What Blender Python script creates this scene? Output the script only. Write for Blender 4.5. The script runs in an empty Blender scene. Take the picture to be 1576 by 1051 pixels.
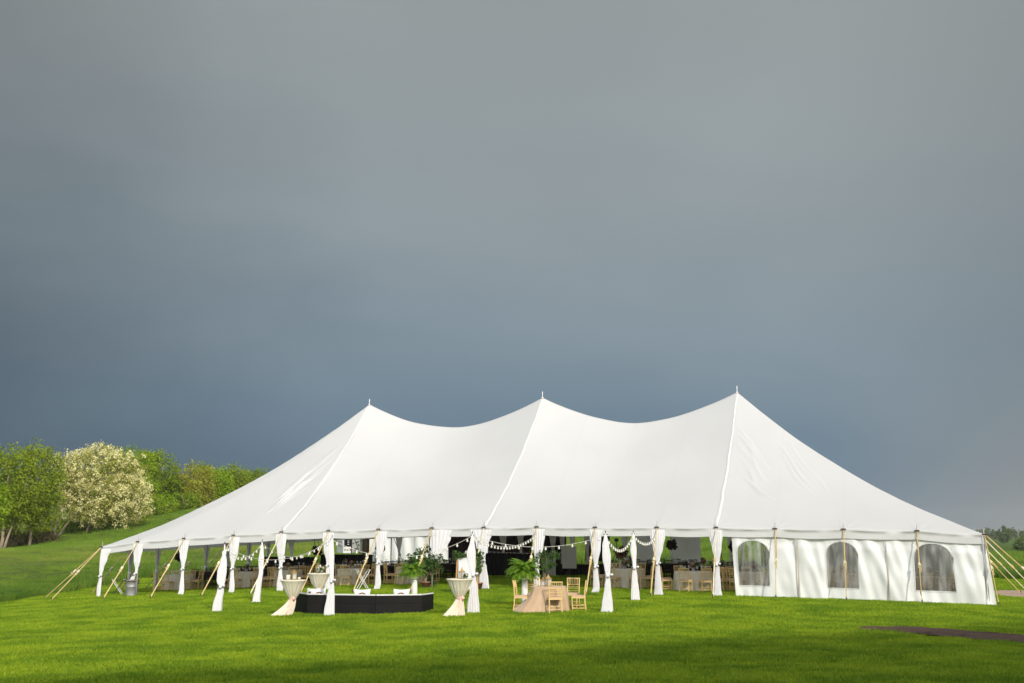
import bpy, math, random
import numpy as np
from mathutils import Vector, Matrix

random.seed(7)
RNG = np.random.default_rng(7)
SC = bpy.context.scene
COL = SC.collection
R = math.radians
PI = math.pi

# ------------------------------------------------------------------ camera
# The camera stands at the origin, eyes level with the tent's eave; the ground lies below z = 0.
FPX, PITCH, CX, CY = 1647.34, 0.1738, 788.0, 525.5          # focal length in pixels of the 1576 px photograph
cam_d = bpy.data.cameras.new('camera')
cam = bpy.data.objects.new('camera', cam_d)
COL.objects.link(cam)
cam_d.sensor_width = 36.0
cam_d.lens = 36.0 * FPX / 1576.0
cam_d.clip_start = 0.1
cam_d.clip_end = 4000.0
cam.location = (0, 0, 0)
cam.rotation_euler = (PI / 2 + PITCH, 0, 0)
SC.camera = cam

# ------------------------------------------------------------------ light
SUN_AZ, SUN_EL = R(23), R(30)        # to the right of straight behind the camera
SUN_DIR = Vector((math.sin(SUN_AZ) * math.cos(SUN_EL), -math.cos(SUN_AZ) * math.cos(SUN_EL), math.sin(SUN_EL)))
sun_d = bpy.data.lights.new('sun', 'SUN')
sun_d.energy = 2.75
sun_d.angle = R(2.2)
sun_d.color = (1.0, 0.93, 0.80)
sun = bpy.data.objects.new('sun', sun_d)
COL.objects.link(sun)
sun.location = (30, -40, 40)
sun.rotation_euler = (-SUN_DIR).to_track_quat('-Z', 'Y').to_euler()

world = bpy.data.worlds.new('World')
SC.world = world
world.use_nodes = True
SKY_CLEAR = 0.13
SKY_HAZE = 1.3
SKY_STORM = 1.0


def build_world():
    nt = world.node_tree
    nt.nodes.clear()
    N = nt.nodes.new
    L = nt.links.new
    out = N('ShaderNodeOutputWorld')
    sky = N('ShaderNodeTexSky')
    sky.sky_type = 'NISHITA'
    sky.sun_disc = False
    sky.sun_elevation = SUN_EL
    sky.sun_rotation = math.atan2(SUN_DIR.x, SUN_DIR.y)
    bg1 = N('ShaderNodeBackground')
    bg1.inputs['Strength'].default_value = SKY_CLEAR
    L(sky.outputs['Color'], bg1.inputs['Color'])
    # thin bright haze over the clear part of the sky, which softens the sun
    bgh = N('ShaderNodeBackground')
    bgh.inputs['Strength'].default_value = SKY_HAZE
    bgh.inputs['Color'].default_value = (0.86, 0.85, 0.83, 1)
    clear = N('ShaderNodeAddShader')
    L(bg1.outputs[0], clear.inputs[0])
    L(bgh.outputs[0], clear.inputs[1])
    tc = N('ShaderNodeTexCoord')
    sep = N('ShaderNodeSeparateXYZ')
    L(tc.outputs['Generated'], sep.inputs[0])

    def math_(op, a, b=None, clamp=False):
        n = N('ShaderNodeMath')
        n.operation = op
        n.use_clamp = clamp
        for k, v in enumerate((a, b)):
            if v is None:
                continue
            if isinstance(v, (int, float)):
                n.inputs[k].default_value = v
            else:
                L(v, n.inputs[k])
        return n.outputs[0]

    def noise(scale, vec_scale, detail=4.0, rough=0.55, dist=0.0, off=(0, 0, 0)):
        mp = N('ShaderNodeMapping')
        mp.inputs['Scale'].default_value = vec_scale
        mp.inputs['Location'].default_value = off
        L(tc.outputs['Generated'], mp.inputs['Vector'])
        n = N('ShaderNodeTexNoise')
        n.inputs['Scale'].default_value = scale
        n.inputs['Detail'].default_value = detail
        n.inputs['Roughness'].default_value = rough
        n.inputs['Distortion'].default_value = dist
        L(mp.outputs[0], n.inputs['Vector'])
        return n.outputs[0]

    n1 = noise(2.2, (1.0, 1.0, 2.6), 5, 0.5, 0.3)
    n2 = noise(5.0, (0.9, 0.9, 2.0), 5, 0.5, 0.3, (3, 1, 2))
    n3 = noise(1.1, (1.0, 1.0, 1.6), 2, 0.4, 0.0, (5, 2, 7))
    e = math_('ADD', sep.outputs['Z'], math_('MULTIPLY', math_('SUBTRACT', n1, 0.5), 0.13))
    e = math_('ADD', e, math_('MULTIPLY', math_('SUBTRACT', n2, 0.5), 0.05))
    # the storm is darkest low on the left and thins a little towards the right
    e = math_('ADD', e, math_('MULTIPLY', sep.outputs['X'], 0.10))
    ramp = N('ShaderNodeValToRGB')
    cr = ramp.color_ramp
    stops = [(0.0, (0.130, 0.195, 0.262)), (0.10, (0.165, 0.233, 0.295)), (0.18, (0.222, 0.285, 0.333)),
             (0.27, (0.272, 0.324, 0.354)), (0.38, (0.308, 0.350, 0.366)), (0.55, (0.328, 0.360, 0.368)), (1.0, (0.39, 0.40, 0.40))]
    while len(cr.elements) > 1:
        cr.elements.remove(cr.elements[-1])
    for k, (p, c) in enumerate(stops):
        el = cr.elements[0] if k == 0 else cr.elements.new(p)
        el.position = p
        el.color = (*c, 1)
    L(e, ramp.inputs['Fac'])
    # pale clearing low on the right
    gx = math_('MULTIPLY', math_('SUBTRACT', sep.outputs['X'], 0.28), 5.0, True)
    gz = math_('SUBTRACT', 1.0, math_('MULTIPLY', sep.outputs['Z'], 6.5), True)
    g = math_('MULTIPLY', math_('MULTIPLY', gx, gz), 0.75)
    mix1 = N('ShaderNodeMix')
    mix1.data_type = 'RGBA'
    L(g, mix1.inputs['Factor'])
    L(ramp.outputs['Color'], mix1.inputs[6])
    mix1.inputs[7].default_value = (0.44, 0.425, 0.38, 1)
    # broad light and dark masses of cloud
    br = math_('ADD', math_('MULTIPLY', n3, 0.7), 0.66)
    br = math_('ADD', br, math_('MULTIPLY', math_('SUBTRACT', n2, 0.5), 0.12))
    # sky colour dimmed at both sides: darker cloud left, lens vignette painted in
    def sstep(sock, lo, hi, a, b):
        n = N('ShaderNodeMapRange')
        n.interpolation_type = 'SMOOTHSTEP'
        for nm, v in (('From Min', lo), ('From Max', hi), ('To Min', a), ('To Max', b)):
            n.inputs[nm].default_value = v
        L(sock, n.inputs['Value'])
        return n.outputs[0]
    xs = math_('ADD', sep.outputs['X'], math_('MULTIPLY', math_('SUBTRACT', n2, 0.5), 0.10))
    br = math_('MULTIPLY', br, sstep(xs, -0.54, -0.10, 0.60, 1.0))
    br = math_('MULTIPLY', br, sstep(xs, 0.22, 0.50, 1.0, 0.80))
    vm = N('ShaderNodeVectorMath')
    vm.operation = 'SCALE'
    L(mix1.outputs[2], vm.inputs[0])
    L(br, vm.inputs['Scale'])
    bg2 = N('ShaderNodeBackground')
    bg2.inputs['Strength'].default_value = SKY_STORM
    L(vm.outputs[0], bg2.inputs['Color'])
    # storm in front, clear sky behind the camera where the sun stands
    edge = math_('ADD', sep.outputs['Y'], math_('MULTIPLY', math_('SUBTRACT', n1, 0.5), 0.4))
    fac = math_('MULTIPLY', math_('ADD', edge, 0.55), 1.6, True)
    ms = N('ShaderNodeMixShader')
    L(fac, ms.inputs[0])
    L(clear.outputs[0], ms.inputs[1])
    L(bg2.outputs[0], ms.inputs[2])
    L(ms.outputs[0], out.inputs['Surface'])


build_world()
SC.view_settings.view_transform = 'Standard'
SC.view_settings.look = 'None'
SC.view_settings.gamma = 1.0
SC.view_settings.exposure = 0.0
SC.view_settings.use_curve_mapping = False
SC.render.engine = 'CYCLES'
SC.cycles.max_bounces = 8
SC.cycles.diffuse_bounces = 4
SC.cycles.transparent_max_bounces = 12
SC.cycles.use_denoising = True


# ------------------------------------------------------------------ materials
def mat(name, col, rough=0.7, col2=None, nscale=4.0, metal=0.0, bump=0.0, bscale=40.0, trans=0.0, alpha=1.0, spec=0.3,
        stretch=(1, 1, 1), detail=4.0, sheen=0.0, inst=0.0):
    m = bpy.data.materials.new(name)
    m.use_nodes = True
    nt = m.node_tree
    nt.nodes.clear()
    N, L = nt.nodes.new, nt.links.new
    out = N('ShaderNodeOutputMaterial')
    p = N('ShaderNodeBsdfPrincipled')
    p.inputs['Roughness'].default_value = rough
    p.inputs['Metallic'].default_value = metal
    p.inputs['Specular IOR Level'].default_value = spec
    p.inputs['Sheen Weight'].default_value = sheen
    col = (*col, 1)
    geo = N('ShaderNodeNewGeometry')
    csock = None
    if col2 is not None:
        mp = N('ShaderNodeMapping')
        mp.inputs['Scale'].default_value = stretch
        L(geo.outputs['Position'], mp.inputs['Vector'])
        n = N('ShaderNodeTexNoise')
        n.inputs['Scale'].default_value = nscale
        n.inputs['Detail'].default_value = detail
        L(mp.outputs[0], n.inputs['Vector'])
        rp = N('ShaderNodeMapRange')
        rp.inputs['From Min'].default_value = 0.32
        rp.inputs['From Max'].default_value = 0.68
        L(n.outputs[0], rp.inputs['Value'])
        fs = rp.outputs[0]
        if inst:
            oi = N('ShaderNodeObjectInfo')
            a = N('ShaderNodeMath')
            a.operation = 'MULTIPLY_ADD'
            L(oi.outputs['Random'], a.inputs[0])
            a.inputs[1].default_value = inst
            L(fs, a.inputs[2])
            b = N('ShaderNodeMath')
            b.operation = 'SUBTRACT'
            b.use_clamp = True
            L(a.outputs[0], b.inputs[0])
            b.inputs[1].default_value = inst / 2
            fs = b.outputs[0]
        mx = N('ShaderNodeMix')
        mx.data_type = 'RGBA'
        L(fs, mx.inputs['Factor'])
        mx.inputs[6].default_value = col
        mx.inputs[7].default_value = (*col2, 1)
        csock = mx.outputs[2]
        L(csock, p.inputs['Base Color'])
    else:
        p.inputs['Base Color'].default_value = col
    if bump:
        n = N('ShaderNodeTexNoise')
        n.inputs['Scale'].default_value = bscale
        n.inputs['Detail'].default_value = 4
        L(geo.outputs['Position'], n.inputs['Vector'])
        b = N('ShaderNodeBump')
        b.inputs['Strength'].default_value = bump
        b.inputs['Distance'].default_value = 0.02
        L(n.outputs[0], b.inputs['Height'])
        L(b.outputs[0], p.inputs['Normal'])
    s = p.outputs[0]
    if trans:
        t = N('ShaderNodeBsdfTranslucent')
        if csock:
            L(csock, t.inputs['Color'])
        else:
            t.inputs['Color'].default_value = col
        ms = N('ShaderNodeMixShader')
        ms.inputs[0].default_value = trans
        L(s, ms.inputs[1])
        L(t.outputs[0], ms.inputs[2])
        s = ms.outputs[0]
    if alpha < 1:
        t = N('ShaderNodeBsdfTransparent')
        ms = N('ShaderNodeMixShader')
        ms.inputs[0].default_value = alpha
        L(t.outputs[0], ms.inputs[1])
        L(s, ms.inputs[2])
        s = ms.outputs[0]
    L(s, out.inputs['Surface'])
    return m


M = {}
M['canvas'] = mat('white_canvas', (0.755, 0.752, 0.74), 0.55, (0.725, 0.722, 0.712), 0.35, trans=0.28, bump=0.05, bscale=6, spec=0.25)
M['vinyl'] = mat('white_vinyl', (0.80, 0.805, 0.785), 0.45, (0.755, 0.76, 0.74), 1.2, trans=0.06, bump=0.12, bscale=5, spec=0.35)
M['hem'] = mat('vinyl_hem', (0.62, 0.62, 0.60), 0.5)
M['seam'] = mat('seam_webbing', (0.70, 0.69, 0.67), 0.7)
M['binding'] = mat('tan_binding', (0.50, 0.44, 0.36), 0.8)
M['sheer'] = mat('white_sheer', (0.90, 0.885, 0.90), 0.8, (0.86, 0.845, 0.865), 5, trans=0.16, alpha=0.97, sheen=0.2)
M['sheer_back'] = mat('white_sheer_backlit', (0.90, 0.87, 0.84), 0.8, (0.85, 0.82, 0.79), 5, trans=0.5, alpha=0.9)  # more translucent sheer copy, so the back drapes look lit from behind
M['strap'] = mat('tan_strap', (0.62, 0.47, 0.22), 0.75, (0.50, 0.36, 0.16), 6)
M['strap_pale'] = mat('pale_strap', (0.74, 0.66, 0.50), 0.75, (0.64, 0.55, 0.38), 6)
M['iron'] = mat('dark_iron', (0.05, 0.045, 0.04), 0.6, (0.09, 0.06, 0.04), 20)
M['pole'] = mat('grey_pole', (0.42, 0.42, 0.42), 0.5, (0.34, 0.33, 0.31), 3)
M['wood_pole'] = mat('wood_pole', (0.42, 0.30, 0.17), 0.7, (0.30, 0.20, 0.11), 8, stretch=(1, 1, 0.1))
M['white_pole'] = mat('white_pole', (0.78, 0.77, 0.74), 0.5)
M['gold'] = mat('gold_lacquer', (0.80, 0.58, 0.25), 0.38, (0.72, 0.50, 0.20), 14, spec=0.5)
M['cushion'] = mat('peach_cushion', (0.60, 0.42, 0.27), 0.85, (0.54, 0.37, 0.23), 12)
M['mahogany'] = mat('mahogany', (0.030, 0.018, 0.013), 0.5, (0.045, 0.026, 0.018), 10)
M['dark_wood'] = mat('dark_table_wood', (0.030, 0.022, 0.018), 0.45, (0.045, 0.032, 0.024), 4, stretch=(1, 6, 6))
M['linen'] = mat('ivory_linen', (0.82, 0.76, 0.64), 0.85, (0.77, 0.71, 0.60), 6, trans=0.1)
M['cream'] = mat('cream_cloth', (0.86, 0.80, 0.65), 0.8, (0.83, 0.76, 0.60), 5, trans=0.15)
M['blush'] = mat('blush_sash', (0.82, 0.55, 0.46), 0.7)
M['tan'] = mat('tan_satin', (0.52, 0.36, 0.22), 0.5, (0.46, 0.31, 0.19), 4, sheen=0.3)
M['black'] = mat('black_laminate', (0.012, 0.0115, 0.011), 0.65, (0.016, 0.015, 0.014), 3, spec=0.12)
M['black_cloth'] = mat('black_cloth', (0.012, 0.011, 0.012), 0.9)
M['brown_cloth'] = mat('brown_shade_cloth', (0.040, 0.030, 0.030), 0.9)
M['white_cloth'] = mat('white_cushion', (0.80, 0.79, 0.78), 0.85, (0.74, 0.73, 0.72), 8)
M['brown'] = mat('brown_print', (0.22, 0.12, 0.08), 0.8)
M['plaster'] = mat('white_plaster', (0.78, 0.76, 0.72), 0.7, (0.70, 0.68, 0.63), 5)
M['terracotta'] = mat('terracotta', (0.32, 0.15, 0.09), 0.85, (0.25, 0.12, 0.075), 8)
M['yellow_pot'] = mat('ochre_pot', (0.50, 0.34, 0.06), 0.6, (0.40, 0.27, 0.05), 8)
M['soil'] = mat('potting_soil', (0.03, 0.022, 0.016), 0.95)
M['zinc'] = mat('galvanized_zinc', (0.36, 0.355, 0.34), 0.5, (0.26, 0.255, 0.245), 9, metal=0.5)
M['oak'] = mat('oak_frame', (0.56, 0.34, 0.14), 0.55, (0.45, 0.26, 0.10), 8, stretch=(4, 4, 0.5))
M['board'] = mat('white_board', (0.70, 0.70, 0.70), 0.4)
M['greyboard'] = mat('grey_panel', (0.46, 0.47, 0.44), 0.6, (0.41, 0.42, 0.39), 3)
M['brass'] = mat('gold_lantern', (0.62, 0.42, 0.16), 0.35, (0.5, 0.33, 0.12), 20, metal=0.6)
M['candle'] = mat('ivory_candle', (0.80, 0.75, 0.62), 0.6, trans=0.2)
M['bulb'] = mat('frosted_bulb', (0.86, 0.84, 0.78), 0.25, trans=0.25, spec=0.5)
M['cord'] = mat('pale_cord', (0.60, 0.58, 0.52), 0.6)
M['glass'] = mat('clear_glass', (0.75, 0.78, 0.78), 0.08, alpha=0.38, spec=0.8)
M['fern'] = mat('fern_green', (0.15, 0.30, 0.022), 0.55, (0.24, 0.40, 0.035), 9, trans=0.35)
M['leaf'] = mat('dark_leaf', (0.045, 0.10, 0.02), 0.5, (0.08, 0.16, 0.03), 7, trans=0.3)
M['leaf_dark'] = mat('burgundy_leaf', (0.030, 0.026, 0.018), 0.6, (0.055, 0.03, 0.025), 12, trans=0.1)
M['rust_petal'] = mat('rust_petal', (0.30, 0.13, 0.07), 0.7, (0.20, 0.08, 0.05), 15)
M['petal'] = mat('white_petal', (0.80, 0.78, 0.68), 0.7, trans=0.2)
M['pink_petal'] = mat('pink_petal', (0.62, 0.33, 0.30), 0.7, trans=0.2)
M['trailer'] = mat('trailer_white', (0.74, 0.74, 0.72), 0.35, (0.70, 0.70, 0.67), 2, spec=0.5)
M['rubber'] = mat('black_rubber', (0.02, 0.02, 0.02), 0.8)
M['dark_glass'] = mat('dark_glass', (0.012, 0.012, 0.014), 0.15, spec=0.6)
M['sticker_green'] = mat('green_sticker', (0.25, 0.42, 0.34), 0.6)
M['sticker_red'] = mat('red_sticker', (0.62, 0.24, 0.16), 0.6)
M['sticker_grey'] = mat('grey_sticker', (0.22, 0.22, 0.21), 0.6)
M['bark'] = mat('grey_bark', (0.27, 0.21, 0.14), 0.9, (0.36, 0.29, 0.20), 3, stretch=(3, 3, 0.6))
M['bark_red'] = mat('reddish_bark', (0.22, 0.10, 0.05), 0.9, (0.16, 0.08, 0.05), 3)
M['barn_board'] = mat('barn_board', (0.30, 0.26, 0.22), 0.85, (0.22, 0.19, 0.16), 2, stretch=(3, 3, 0.3))
M['barn_roof'] = mat('barn_roof', (0.12, 0.11, 0.11), 0.7, (0.09, 0.085, 0.085), 1)
M['barn_trim'] = mat('barn_trim', (0.72, 0.71, 0.68), 0.7)
M['gravel'] = mat('tan_gravel', (0.42, 0.31, 0.23), 0.95, (0.33, 0.24, 0.18), 5, bump=0.6, bscale=30)
M['asphalt'] = mat('brown_mulch', (0.130, 0.074, 0.048), 0.95, (0.07, 0.040, 0.028), 7, bump=0.8, bscale=25)


def canvas_seams(m):
    """the doubled cloth along sewn seams reads a little darker"""
    nt = m.node_tree
    N, L = nt.nodes.new, nt.links.new
    p = next(n for n in nt.nodes if n.type == 'BSDF_PRINCIPLED')
    src = p.inputs['Base Color'].links[0].from_socket
    a = N('ShaderNodeAttribute')
    a.attribute_name = 'seam'
    k = N('ShaderNodeMath')
    k.operation = 'MULTIPLY'
    L(a.outputs['Fac'], k.inputs[0])
    k.inputs[1].default_value = 0.05
    mx = N('ShaderNodeMix')
    mx.data_type = 'RGBA'
    L(k.outputs[0], mx.inputs['Factor'])
    L(src, mx.inputs[6])
    mx.inputs[7].default_value = (0.30, 0.30, 0.29, 1)
    L(mx.outputs[2], p.inputs['Base Color'])


canvas_seams(M['canvas'])


def lawn_mat(name, a, b, c, scales=(0.25, 2.5, 22), bump=0.6, zone=False):
    m = bpy.data.materials.new(name)
    m.use_nodes = True
    nt = m.node_tree
    N, L = nt.nodes.new, nt.links.new
    p = nt.nodes['Principled BSDF']
    p.inputs['Roughness'].default_value = 0.8
    p.inputs['Specular IOR Level'].default_value = 0.1
    geo = N('ShaderNodeNewGeometry')
    outs = []
    for k, s in enumerate(scales):
        n = N('ShaderNodeTexNoise')
        n.inputs['Scale'].default_value = s
        n.inputs['Detail'].default_value = 5
        n.inputs['Roughness'].default_value = 0.6
        L(geo.outputs['Position'], n.inputs['Vector'])
        rp = N('ShaderNodeMapRange')
        rp.inputs['From Min'].default_value = 0.35
        rp.inputs['From Max'].default_value = 0.65
        L(n.outputs[0], rp.inputs['Value'])
        outs.append(rp.outputs[0])
    m1 = N('ShaderNodeMix')
    m1.data_type = 'RGBA'
    L(outs[1], m1.inputs['Factor'])
    m1.inputs[6].default_value = (*a, 1)
    m1.inputs[7].default_value = (*b, 1)
    m2 = N('ShaderNodeMix')
    m2.data_type = 'RGBA'
    if zone:
        za = N('ShaderNodeAttribute')
        za.attribute_name = 'zone'
        L(za.outputs['Fac'], m2.inputs['Factor'])
    else:
        L(outs[0], m2.inputs['Factor'])
    L(m1.outputs[2], m2.inputs[6])
    m2.inputs[7].default_value = (*c, 1)
    m3 = N('ShaderNodeMix')
    m3.data_type = 'RGBA'
    m3.blend_type = 'MULTIPLY'
    m3.inputs['Factor'].default_value = 0.5
    L(m2.outputs[2], m3.inputs[6])
    L(outs[2], m3.inputs[7])
    L(m3.outputs[2], p.inputs['Base Color'])
    b_ = N('ShaderNodeBump')
    b_.inputs['Strength'].default_value = bump
    b_.inputs['Distance'].default_value = 0.06
    L(outs[2], b_.inputs['Height'])
    L(b_.outputs[0], p.inputs['Normal'])
    return m


M['lawn'] = lawn_mat('lawn_soil', (0.085, 0.145, 0.010), (0.11, 0.18, 0.014), (0.09, 0.15, 0.010))
M['hay'] = lawn_mat('hay_meadow', (0.055, 0.120, 0.014), (0.095, 0.175, 0.020), (0.20, 0.26, 0.045), (0.045, 0.5, 5), 0.9, True)
M['blade'] = mat('grass_blade', (0.155, 0.285, 0.013), 0.5, (0.37, 0.49, 0.024), 0.7, trans=0.38, spec=0.2, inst=1.0, detail=6)
M['lush_blade'] = mat('lush_grass_blade', (0.095, 0.185, 0.020), 0.6, (0.19, 0.29, 0.038), 0.3, trans=0.3, spec=0.15, inst=0.6)
M['dry_blade'] = mat('dry_grass_blade', (0.17, 0.25, 0.035), 0.6, (0.28, 0.33, 0.06), 0.2, trans=0.3, spec=0.15, inst=0.6)
M['tall_blade'] = mat('tall_grass_blade', (0.12, 0.23, 0.020), 0.6, (0.23, 0.33, 0.040), 0.2, trans=0.3, spec=0.15, inst=0.5)


def window_mat():
    m = bpy.data.materials.new('clear_vinyl')
    m.use_nodes = True
    nt = m.node_tree
    nt.nodes.clear()
    N, L = nt.nodes.new, nt.links.new
    out = N('ShaderNodeOutputMaterial')
    geo = N('ShaderNodeNewGeometry')
    mp = N('ShaderNodeMapping')
    mp.inputs['Scale'].default_value = (3.2, 3.2, 0.5)
    L(geo.outputs['Position'], mp.inputs['Vector'])
    n = N('ShaderNodeTexNoise')
    n.inputs['Scale'].default_value = 1.6
    n.inputs['Detail'].default_value = 4
    L(mp.outputs[0], n.inputs['Vector'])
    rp = N('ShaderNodeMapRange')
    rp.inputs['From Min'].default_value = 0.4
    rp.inputs['From Max'].default_value = 0.75
    rp.inputs['To Min'].default_value = 0.08
    rp.inputs['To Max'].default_value = 0.60
    L(n.outputs[0], rp.inputs['Value'])
    b = N('ShaderNodeBump')
    b.inputs['Strength'].default_value = 0.5
    b.inputs['Distance'].default_value = 0.05
    L(n.outputs[0], b.inputs['Height'])
    t = N('ShaderNodeBsdfTransparent')
    t.inputs['Color'].default_value = (0.86, 0.86, 0.85, 1)
    p = N('ShaderNodeBsdfPrincipled')
    p.inputs['Base Color'].default_value = (0.55, 0.54, 0.52, 1)
    p.inputs['Roughness'].default_value = 0.22
    p.inputs['Specular IOR Level'].default_value = 0.6
    L(b.outputs[0], p.inputs['Normal'])
    ms = N('ShaderNodeMixShader')
    L(rp.outputs[0], ms.inputs[0])
    L(t.outputs[0], ms.inputs[1])
    L(p.outputs[0], ms.inputs[2])
    L(ms.outputs[0], out.inputs['Surface'])
    return m


M['window'] = window_mat()


# ------------------------------------------------------------------ mesh helpers
class MB:
    def __init__(s):
        s.v, s.f = [], []

    def add(s, vs, fs):
        o = len(s.v)
        s.v.extend([tuple(map(float, v)) for v in vs])
        s.f.extend([tuple(i + o for i in f) for f in fs])
        return s

    def box(s, c, d, rz=0.0, rx=0.0, taper=1.0):
        x, y, z = d[0] / 2, d[1] / 2, d[2] / 2
        m = Matrix.Rotation(rz, 3, 'Z') @ Matrix.Rotation(rx, 3, 'X')
        vs = []
        for k in (-1, 1):
            q = taper if k > 0 else 1.0
            for (i, j) in ((-1, -1), (1, -1), (1, 1), (-1, 1)):
                vs.append(m @ Vector((i * x * q, j * y * q, k * z)) + Vector(c))
        return s.add(vs, [(3, 2, 1, 0), (4, 5, 6, 7), (0, 1, 5, 4), (1, 2, 6, 5), (2, 3, 7, 6), (3, 0, 4, 7)])

    def tube(s, pts, r, n=6, cap=True):
        pts = [Vector(p) for p in pts]
        rs = r if isinstance(r, (list, tuple)) else [r] * len(pts)
        vs, fs = [], []
        ref = None
        for k, p in enumerate(pts):
            d = (pts[min(k + 1, len(pts) - 1)] - pts[max(k - 1, 0)])
            d.normalize()
            if ref is None:
                ref = Vector((1, 0, 0)) if abs(d.x) < 0.8 else Vector((0, 1, 0))
            a = d.cross(ref)
            a.normalize()
            b = d.cross(a)
            for j in range(n):
                t = 2 * PI * j / n
                vs.append(p + (a * math.cos(t) + b * math.sin(t)) * rs[k])
        for k in range(len(pts) - 1):
            for j in range(n):
                j2 = (j + 1) % n
                fs.append((k * n + j, k * n + j2, (k + 1) * n + j2, (k + 1) * n + j))
        if cap:
            fs.append(tuple(range(n))[::-1])
            fs.append(tuple((len(pts) - 1) * n + j for j in range(n)))
        return s.add(vs, fs)

    def strip(s, p0, p1, w, t, up=(0, 0, 1)):
        """a flat band from p0 to p1"""
        p0, p1 = Vector(p0), Vector(p1)
        d = (p1 - p0).normalized()
        a = d.cross(Vector(up))
        if a.length < 1e-4:
            a = Vector((1, 0, 0))
        a.normalize()
        b = a.cross(d)
        vs = []
        for p in (p0, p1):
            for (i, j) in ((-1, -1), (1, -1), (1, 1), (-1, 1)):
                vs.append(p + a * i * w / 2 + b * j * t / 2)
        return s.add(vs, [(3, 2, 1, 0), (4, 5, 6, 7), (0, 1, 5, 4), (1, 2, 6, 5), (2, 3, 7, 6), (3, 0, 4, 7)])

    def lathe(s, prof, n=16, c=(0, 0, 0), cap=True):
        vs, fs = [], []
        for (r, z) in prof:
            for j in range(n):
                t = 2 * PI * j / n
                vs.append((c[0] + r * math.cos(t), c[1] + r * math.sin(t), c[2] + z))
        m = len(prof)
        for k in range(m - 1):
            for j in range(n):
                j2 = (j + 1) % n
                fs.append((k * n + j, k * n + j2, (k + 1) * n + j2, (k + 1) * n + j))
        if cap:
            fs.append(tuple(range(n))[::-1])
            fs.append(tuple((m - 1) * n + j for j in range(n)))
        return s.add(vs, fs)

    def grid(s, fn, us, vs_, closed=False):
        nu, nv = len(us), len(vs_)
        vv = [fn(u, v) for v in vs_ for u in us]
        fs = []
        for j in range(nv - 1):
            for i in range(nu if closed else nu - 1):
                i2 = (i + 1) % nu
                fs.append((j * nu + i, j * nu + i2, (j + 1) * nu + i2, (j + 1) * nu + i))
        return s.add(vv, fs)

    def build(s, name, m, parent=None, smooth=False, solid=0.0):
        me = bpy.data.meshes.new(name)
        me.from_pydata(s.v, [], s.f)
        me.materials.append(M[m] if isinstance(m, str) else m)
        if smooth:
            me.polygons.foreach_set('use_smooth', [True] * len(me.polygons))
        me.update()
        o = bpy.data.objects.new(name, me)
        COL.objects.link(o)
        if parent is not None:
            o.parent = parent
        if solid:
            md = o.modifiers.new('thickness', 'SOLIDIFY')
            md.thickness = solid
            md.offset = 0
        return o


def np_mesh(name, verts, faces, m, parent=None, smooth=False):
    """verts (n,3) array, faces (m,k) array"""
    me = bpy.data.meshes.new(name)
    nf, k = faces.shape
    me.vertices.add(len(verts))
    me.vertices.foreach_set('co', np.asarray(verts, dtype=np.float32).ravel())
    me.loops.add(nf * k)
    me.loops.foreach_set('vertex_index', faces.astype(np.int32).ravel())
    me.polygons.add(nf)
    me.polygons.foreach_set('loop_start', np.arange(0, nf * k, k, dtype=np.int32))
    me.polygons.foreach_set('loop_total', np.full(nf, k, dtype=np.int32))
    if smooth:
        me.polygons.foreach_set('use_smooth', np.ones(nf, dtype=bool))
    me.materials.append(M[m] if isinstance(m, str) else m)
    me.update(calc_edges=True)
    me.validate()
    o = bpy.data.objects.new(name, me)
    COL.objects.link(o)
    if parent is not None:
        o.parent = parent
    return o


def tag(o, label, cat, group=None):
    o['label'] = label
    o['category'] = cat
    if group:
        o['group'] = group
    return o


def thing(name, label, cat, loc=(0, 0, 0), rz=0.0, group=None):
    o = bpy.data.objects.new(name, None)
    COL.objects.link(o)
    o.empty_display_size = 0.2
    o.location = loc
    o.rotation_euler = (0, 0, rz)
    return tag(o, label, cat, group)


KIDS = {}


def kids(o):
    return list(o.children)


def copy_tree(o, parent=None, loc=None, rz=None, scale=None, label=None, group=None):
    c = o.copy()
    COL.objects.link(c)
    if parent is not None:
        c.parent = parent
    if loc is not None:
        c.location = loc
    if rz is not None:
        c.rotation_euler = (0, 0, rz)
    if scale is not None:
        c.scale = scale if isinstance(scale, tuple) else (scale,) * 3
    if label:
        c['label'] = label
    if group:
        c['group'] = group
    for ch in kids(o):
        copy_tree(ch, c)
    return c


class Proto:
    """the first place() moves the built thing itself, the later ones copy it"""

    def __init__(s, o):
        s.o, s.used = o, False

    def place(s, loc, rz, label, group=None, scale=None):
        if not s.used:
            s.used = True
            s.o.location = loc
            s.o.rotation_euler = (0, 0, rz)
            s.o['label'] = label
            if group:
                s.o['group'] = group
            if scale is not None:
                s.o.scale = scale if isinstance(scale, tuple) else (scale,) * 3
            return s.o
        return copy_tree(s.o, None, loc, rz, scale if scale is not None else (1, 1, 1), label, group)


def structure(o):
    o['kind'] = 'structure'
    return o


ORD = ['first', 'second', 'third', 'fourth', 'fifth', 'sixth', 'seventh', 'eighth', 'ninth', 'tenth', 'eleventh', 'twelfth',
       'thirteenth', 'fourteenth', 'fifteenth', 'sixteenth', 'seventeenth']

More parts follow.
